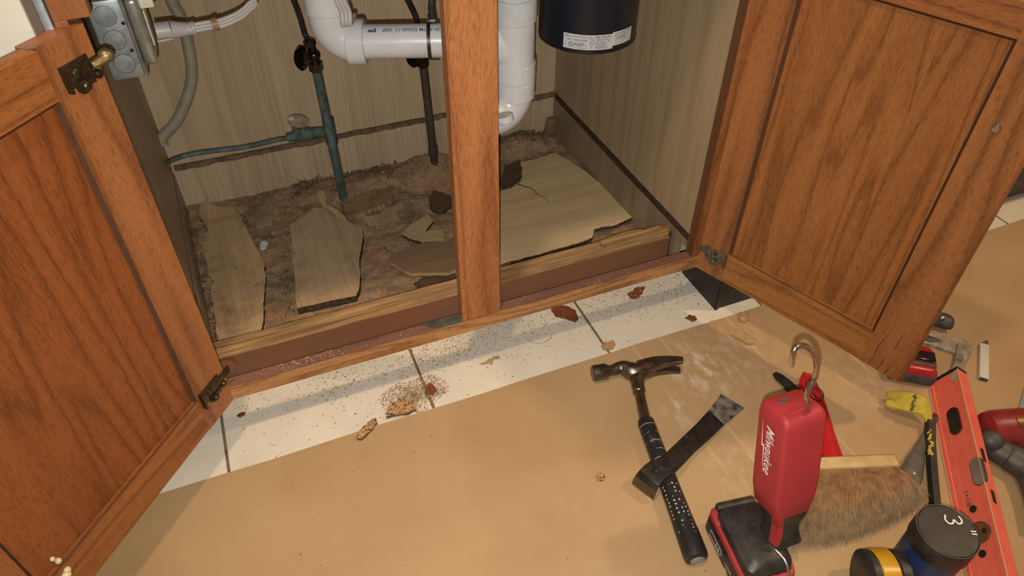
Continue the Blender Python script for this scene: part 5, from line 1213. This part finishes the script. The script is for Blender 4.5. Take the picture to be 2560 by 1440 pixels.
# dark handle
t = thing('scraper', 'dark grey round-ended tool handle lying between brush and wrecking bar', 'hand tool', (0.8134, 0.3478, 0.0030))
mb = MB().tube(spline([(0.8874, 0.3940, 0.0090), (0.8645, 0.3817, 0.0100), (0.8337, 0.3637, 0.0130), (0.8018, 0.3434, 0.0160), (0.7864, 0.3322, 0.0140), (0.7813, 0.3273, 0.0100)], 6), rad(31, [0.0055, 0.0065, 0.0095, 0.0145, 0.0170, 0.0135, 0.004]), 18, flat=0.8); mb.build('handle', mottled('glossy_dark_grey', (0.105, 0.095, 0.085), (0.16, 0.14, 0.125), 40, 0.22), t)
mb = MB().ribbon([((0.8847, 0.3995, 0.0120), (0.8858, 0.3881, 0.0120)), ((0.9278, 0.4201, 0.0100), (0.9294, 0.4089, 0.0100))], 0.002); mb.build('blade', M_['dsteel'], t)

# red level
Lo = V((0.9721, 0.4739, 0.0040)); Le = V((-0.6067, -0.7949, 0.0000)); Lw = V((0.3722, -0.2841, 0.8836)); Ln = V((-0.7024, 0.5361, 0.4682))
if Ln.x < 0: Ln = -Ln
def lv(a, b, c=0.0): return Lo+Le*a+Lw*b+Ln*c
WLv = 0.0566; TLv = 0.020; LEN = 0.46
t = thing('spirit_level', 'long red spirit level leaning on edge at the right of tools', 'level', tuple(lv(0.15, 0, 0.01)))
mb = MB()
prof = [(0, 0.0), (0.007, 0.0), (0.008, 0.0012), (0.0185, 0.0012), (0.0192, 0.0022), (0.0200, 0.0012), (0.0400, 0.0012), (0.0407, 0.0022), (0.0415, 0.0012), (0.0485, 0.0012), (0.0495, 0.0), (WLv, 0.0), (WLv+0.0008, 0.001), (WLv+0.0008, TLv), (0, TLv)]
vs = [lv(a, b, c) for a in (0.004, LEN) for b, c in prof]; n = len(prof)
mb.add(vs, [list(range(n)), [n+i for i in range(n)][::-1]]+[[i, (i+1) % n, n+(i+1) % n, n+i] for i in range(n)])
mb.build('body', M_['redl'], t, angle=20)
Ml = Matrix((Le, Lw, -Ln)).transposed().to_4x4(); Ml.translation = Lo
mb = MB().box(-0.0015, 0.004, -0.0005, WLv+0.0012, -TLv-0.0005, 0.0006, 0, Ml, 0.001); mb.build('end_cap', M_['black'], t)
for b in (0.0004, WLv-0.0002):
    mb = MB().tube([lv(0.004, b, -0.0003), lv(LEN, b, -0.0003)], 0.0009, 6); mb.build('worn_edge', mottled('bare_edge', (0.42, 0.30, 0.20), (0.50, 0.38, 0.27), 90, 0.4), t)
def capsule(a0, a1, b, r, n=10):
    return [(a1-r+r*sin(pi*i/n), b+r*cos(pi*i/n)) for i in range(n+1)]+[(a0+r-r*sin(pi*i/n), b-r*cos(pi*i/n)) for i in range(n+1)]
def window(nm, a0, a1, b, r, m, rim):
    mb = MB(); mb.prism(capsule(a0-0.0012, a1+0.0012, b, r+0.0012), -0.004, 0.0004, 0, Ml); f = mb.build(nm+'_frame', rim, t)
    mb = MB(); mb.prism(capsule(a0, a1, b, r), -0.003, 0.0008, 0, Ml); g = mb.build(nm, m, t)
wa = (0.0754, 0.0311); wb = (0.1259, 0.0341); 
window('window', wa[0]-0.0005, wb[0], (wa[1]+wb[1])/2-0.001, 0.0098, M_['black'], M_['redd'])
wa = (0.1827, 0.0471); wb = (0.2285, 0.0541)
window('vial', wa[0], wb[0], (wa[1]+wb[1])/2-0.0005, 0.0092, M_['vial'], M_['dgrey'])
for q in ((0.2613, 0.0302), (0.3314, 0.0293)):
    mb = MB().lathe([(0.0056, -0.001), (0.0054, 0.0002), (0.0001, 0.0003)], Ml @ Matrix.Translation((q[0], q[1], 0)), 24); mb.build('hanging_hole', M_['black'], t)
q = (0.3002, 0.0344)
mb = MB().lathe([(0.0165, -0.001), (0.0165, 0.0012), (0.0150, 0.0016), (0.0145, 0.0008), (0.0001, 0.0008)], Ml @ Matrix.Translation((q[0], q[1]-0.002, 0)), 30); rim = mb.build('plumb_vial', M_['amber'], t)
mb = MB().box(-0.003, 0.004, -0.003, 0.003, 0.0008, 0.0020, 0, Ml @ Matrix.Translation((q[0], q[1]+0.006, 0)), 0.001); mb.build('vial_clip', M_['black'], t)
q = (0.2311, 0.0229)
vs, fs = text_geo('1+1/8', 0.0125, bold=0.0001); mb = MB(); mb.add([Ml @ V((q[0]-0.004+v.x*0.95, q[1]-0.001+v.y*0.8, -0.0006)) for v in vs], fs); mb.build('pencil_mark', M_['ink'], t, smooth=False)
wc = ragged([(0.006, 0.045), (0.006, 0.055), (0.020, 0.053), (0.032, 0.049), (0.022, 0.041), (0.014, 0.043)], 0.001, 0.004, 3)
mb = MB().prism(wc, -0.0012, 0.0003, 0, Ml); mb.build('worn_patch', mottled('bare_metal_patch', (0.36, 0.27, 0.185), (0.46, 0.36, 0.26), 90, 0.5), t)
for a0, a1 in ((0.162, 0.186), (0.236, 0.258)):
    mb = MB(); z_ = WLv+0.0011; mb.add([lv(a0, z_, 0.007), lv(a1, z_, 0.007), lv(a1, z_, 0.014), lv(a0, z_, 0.014)], [[0, 1, 2, 3]])
    mb.build('edge_slot', M_['black'], t)

# blue cylinder with a black cap
ct_ = V((0.6982, 0.2237, 0.1130)); hh = ct_.z-G
t = thing('hole_saw_case', 'blue cylinder with black cap marked 3 inches in white', 'container', (ct_.x, ct_.y, G))
lean = Matrix.Translation((ct_.x, ct_.y, G))
mb = MB().lathe([(0.031, 0.0), (0.0335, 0.002), (0.0335, 0.006), (0.0362, 0.008), (0.0365, hh-0.030), (0.034, hh-0.028)], lean, 48); mb.build('body', M_['blue'], t)
mb = MB().lathe([(0.0380, hh-0.032), (0.0387, hh-0.031), (0.0384, hh-0.004), (0.0373, hh-0.001), (0.0363, hh+0.0002), (0.0354, hh-0.0008), (0.0001, hh-0.0004)], lean, 56); mb.build('cap', M_['blackd'], t)
mb = MB(); tz = ct_.z+0.0006
xr = (V((0.7019, 0.2185, 0.1000))-V((0.7070, 0.2279, 0.1000))).normalized(); yr = V((-xr.y, xr.x, 0))
def mark(c, pts, r=0.0011):
    c = V(c); c.z = tz
    return [c+xr*p[0]+yr*p[1] for p in pts]
tk = V((0.7156, 0.2324, 0.1091)); sc_ = 0.0200
three = [(-0.30, 0.40), (-0.05, 0.52), (0.20, 0.42), (0.24, 0.20), (0.0, 0.03), (0.26, -0.12), (0.28, -0.38), (0.02, -0.52), (-0.30, -0.42)]
pts_ = [(a_*sc_, b_*sc_) for a_, b_ in three]
mb.tube(spline(mark(tk, pts_), 5), 0.0012, 8, flat=0.4)
mb.build('digit', M_['wlogo'], t)
for dx in (0.0, 0.0038):
    tq = V((0.7265, 0.2104, 0.1091)); mb = MB().tube(mark(tq, [(dx, -0.0035), (dx, 0.0030)]), 0.0010, 8, flat=0.4); mb.build('inch_mark', M_['wlogo'], t)
mb = MB().tube([(ct_.x+0.0376*cos(2*pi*i/60), ct_.y+0.0376*sin(2*pi*i/60), ct_.z-0.0008) for i in range(61)], 0.0005, 5, caps=False); mb.build('scuffed_rim', mottled('scuffed_rim', (0.10, 0.085, 0.06), (0.19, 0.16, 0.12), 220, 0.5), t)

# yellow tape measure at the bottom edge
t = thing('tape_measure', 'yellow and black tape measure in front of the blue cylinder', 'tape measure', (0.6397, 0.2397, 0.0030))
tc = V((0.6185, 0.2232, 0.0400)); ta = V((0.92, -0.38, 0)).normalized(); Mt = frame(tc, ta, (0, 0, 1))
mb = MB().lathe([(0.0001, -0.012), (0.0385, -0.012), (0.040, -0.0105), (0.040, 0.0105), (0.0385, 0.012), (0.0001, 0.012)], Mt, 40); mb.build('case', M_['yel2'], t)
for z0, z1, nm in ((-0.024, -0.0118, 'side_grip'), (0.0118, 0.026, 'side_grip')):
    mb = MB().lathe([(0.0001, z0), (0.034, z0), (0.0385, z0+0.003), (0.0388, z1), (0.0001, z1)], Mt, 40); mb.build(nm, M_['blackd'], t)
mb = MB().lathe([(0.006, 0), (0.006, 0.002), (0.003, 0.003), (0.0001, 0.0032)], frame(tc+V((-0.2, -0.62, 0.755)).normalized()*0.0395, (-0.2, -0.62, 0.755), ta), 16); mb.build('button', M_['dgrey'], t)

# red and black tape measure behind the door corner
t = thing('tape_measure', 'red and black tape measure beneath the bottom corner of right door', 'tape measure', (0.9731, 0.5017, 0.0030))
Mr = frame((0.9627, 0.5136, 0.0033), (0, 0, 1), (0.80, -0.60, 0))
mb = MB().box(-0.036, 0.036, -0.034, 0.034, 0.0, 0.034, 0, Mr, 0.010, 4); mb.build('case', M_['redg'], t)
mb = MB().box(-0.0375, 0.0375, -0.036, -0.020, 0.0, 0.026, 0, Mr, 0.006, 3).box(0.018, 0.0385, -0.030, 0.036, 0.0, 0.028, 0, Mr, 0.006, 3).tube([Mr @ V((-0.036, -0.005, 0.0345)), Mr @ V((0.0, -0.016, 0.0350)), Mr @ V((0.034, -0.014, 0.0338))], 0.005, 10, flat=0.4)
mb.build('rubber_guard', M_['dgrey'], t)
mb = MB().box(-0.014, 0.034, -0.008, 0.013, 0.0340, 0.0385, 0, Mr, 0.001); mb.build('belt_clip', mottled('glossy_black', (0.012, 0.010, 0.011), (0.03, 0.02, 0.022), 30, 0.15), t)

# bent steel bar
t = thing('bent_steel_bar', 'grimy bent steel bar with stamped letters above the red level', 'metal bar', (1.0905, 0.5157, 0.0030))
st = [((1.0470, 0.5738, 0.0130), (1.0240, 0.5568, 0.0100)), ((1.0686, 0.5552, 0.0130), (1.0445, 0.5357, 0.0100)), ((1.0947, 0.5295, 0.0130), (1.0655, 0.5084, 0.0100)), ((1.1060, 0.5175, 0.0130), (1.0684, 0.5031, 0.0100))]
mb = MB().ribbon(st, 0.008); mb.build('arm', M_['grimy'], t, bev=0.001)
st = [((1.0833, 0.5208, 0.0135), (1.1108, 0.5097, 0.0135)), ((1.0611, 0.5016, 0.0135), (1.0878, 0.4939, 0.0135)), ((1.0383, 0.4859, 0.0130), (1.0563, 0.4766, 0.0130)), ((1.0099, 0.4682, 0.0125), (1.0283, 0.4588, 0.0125))]
mb = MB().ribbon(st, 0.010); mb.build('stamped_arm', M_['grimy'], t, bev=0.001)
vs, fs = text_geo('1STOP', 0.011, bold=0.0001); o0 = V((1.0706, 0.4993, 0.0140)); dx_ = (V((1.0306, 0.4736, 0.0135))-o0).normalized(); dy_ = V((-dx_.y, dx_.x, 0))
mb = MB(); mb.add([o0+dx_*v.x*0.72+dy_*(v.y-0.003)+V((0, 0, 0.0002)) for v in vs], fs); mb.build('stamp', M_['ink'], t, smooth=False)
mb = MB().tube([(1.0416, 0.5591, 0.0135), (1.0469, 0.5483, 0.0135), (1.0610, 0.5367, 0.0130)], [0.006, 0.007, 0.002], 10, flat=0.25); mb.build('recess', M_['dgrey'], t)

# black handle behind the door
t = thing('rubber_handle', 'black rubber tool end showing past the free edge of right door', 'hand tool', (1.1163, 0.5823, 0.0030))
mb = MB().tube(spline([(1.0643, 0.6007, 0.0160), (1.0834, 0.5862, 0.0170), (1.0980, 0.5747, 0.0170), (1.1066, 0.5655, 0.0160), (1.1103, 0.5629, 0.0150)], 5), [0.016]*11+[0.0165]*5+[0.014]*3+[0.009, 0.003], 16, flat=0.8); mb.build('handle', M_['dgrey'], t)
mb = MB().sphere((1.0920, 0.5709, 0.0300), 0.005, 12, sc=(1.4, 1, 0.6)); mb.build('chrome_cap', M_['steel'], t)

# carpenter's pencil
t = thing('carpenter_pencil', 'short white flat carpenter pencil lying on cardboard at right', 'pencil', (1.1050, 0.4786, 0.0030))
a = V((1.1321, 0.5031, 0.0030)); b_ = V((1.0648, 0.4431, 0.0030)); d = (b_-a); L_ = d.length; Mp = frame(V((a.x, a.y, G)), (0, 0, 1), d)
mb = MB().box(0, L_, -0.0075, 0.0075, 0, 0.008, 0, Mp, 0.0015); mb.build('shaft', M_['pencil'], t)
mb = MB().prism([(0.0005, -0.0062), (-0.009, 0.0015), (-0.013, 0.0035), (-0.0125, 0.0050), (0.0005, 0.0068)], 0.001, 0.0068, 0, Mp); mb.build('sharpened_tip', M_['dgrey'], t)
mb = MB().box(L_, L_+0.001, -0.0066, 0.0066, 0.001, 0.007, 0, Mp); mb.build('cut_end', M_['dgrey'], t)

# cordless driver at the right edge
t = thing('cordless_driver', 'dark red cordless driver with copper coloured band lying at right edge', 'power tool', (0.9956, 0.3381, 0.0030))
d0 = V((0.9502, 0.3530, 0.0340)); d1 = V((1.0740, 0.3121, 0.0360)); dax = (d1-d0)
Md = frame(d0, dax, (0, 0, 1))
mb = MB().lathe([(0.0001, -0.001), (0.020, 0.0), (0.027, 0.004), (0.030, 0.015), (0.0305, 0.060), (0.029, 0.10), (0.024, 0.12), (0.0001, 0.122)], Md, 32); mb.build('motor_housing', M_['redd'], t)
mb = MB().lathe([(0.0312, 0.034), (0.0318, 0.036), (0.0318, 0.095), (0.0312, 0.097)], Md, 32, caps=False)
vs = mb.v; keep = []
u1 = (Md.to_3x3() @ V((1, 0, 0))); mb2 = MB()
for i in range(12):
    th0 = radians(2+i*2.6); th1 = radians(2+(i+1)*2.6)
    mb2.add([Md @ V((0.0316*cos(th), 0.0316*sin(th), zz)) for th, zz in ((th0, 0.036), (th1, 0.036), (th1, 0.12), (th0, 0.12))], [[0, 1, 2, 3]])
mb2.build('copper_band', M_['copperband'], t)
mb = MB().tube(spline([(0.9477, 0.3358, 0.0260), (0.9505, 0.3177, 0.0240), (0.9572, 0.3016, 0.0240), (0.9616, 0.2768, 0.0240), (0.9396, 0.2379, 0.0240), (0.9053, 0.1967, 0.0240)], 6), [0.018]*5+[0.021]*6+[0.023]*8+[0.0215]*12, 18, flat=0.9); mb.build('handle', M_['dgrey'], t)
mb = MB().tube(spline([(0.9450, 0.3085, 0.0160), (0.9533, 0.3021, 0.0180), (0.9596, 0.2895, 0.0180)], 5), [0.010]*11, 12); mb.build('trigger', M_['redd'], t)
mb = MB().sphere((0.9401, 0.3321, 0.0400), 0.017, 16, sc=(1, 1, 0.8)); mb.build('rubber_bumper', M_['dgrey'], t)
mb = MB().ribbon([((1.0632, 0.3705, 0.0060), (1.0890, 0.3583, 0.0060)), ((1.0871, 0.3861, 0.0060), (1.1172, 0.3740, 0.0060)), ((1.1167, 0.4041, 0.0060), (1.1471, 0.3946, 0.0060))], 0.0025)
tag(mb.build('putty_knife_blade', M_['galv']), 'grey steel blade tip lying beyond the cordless driver', 'blade')
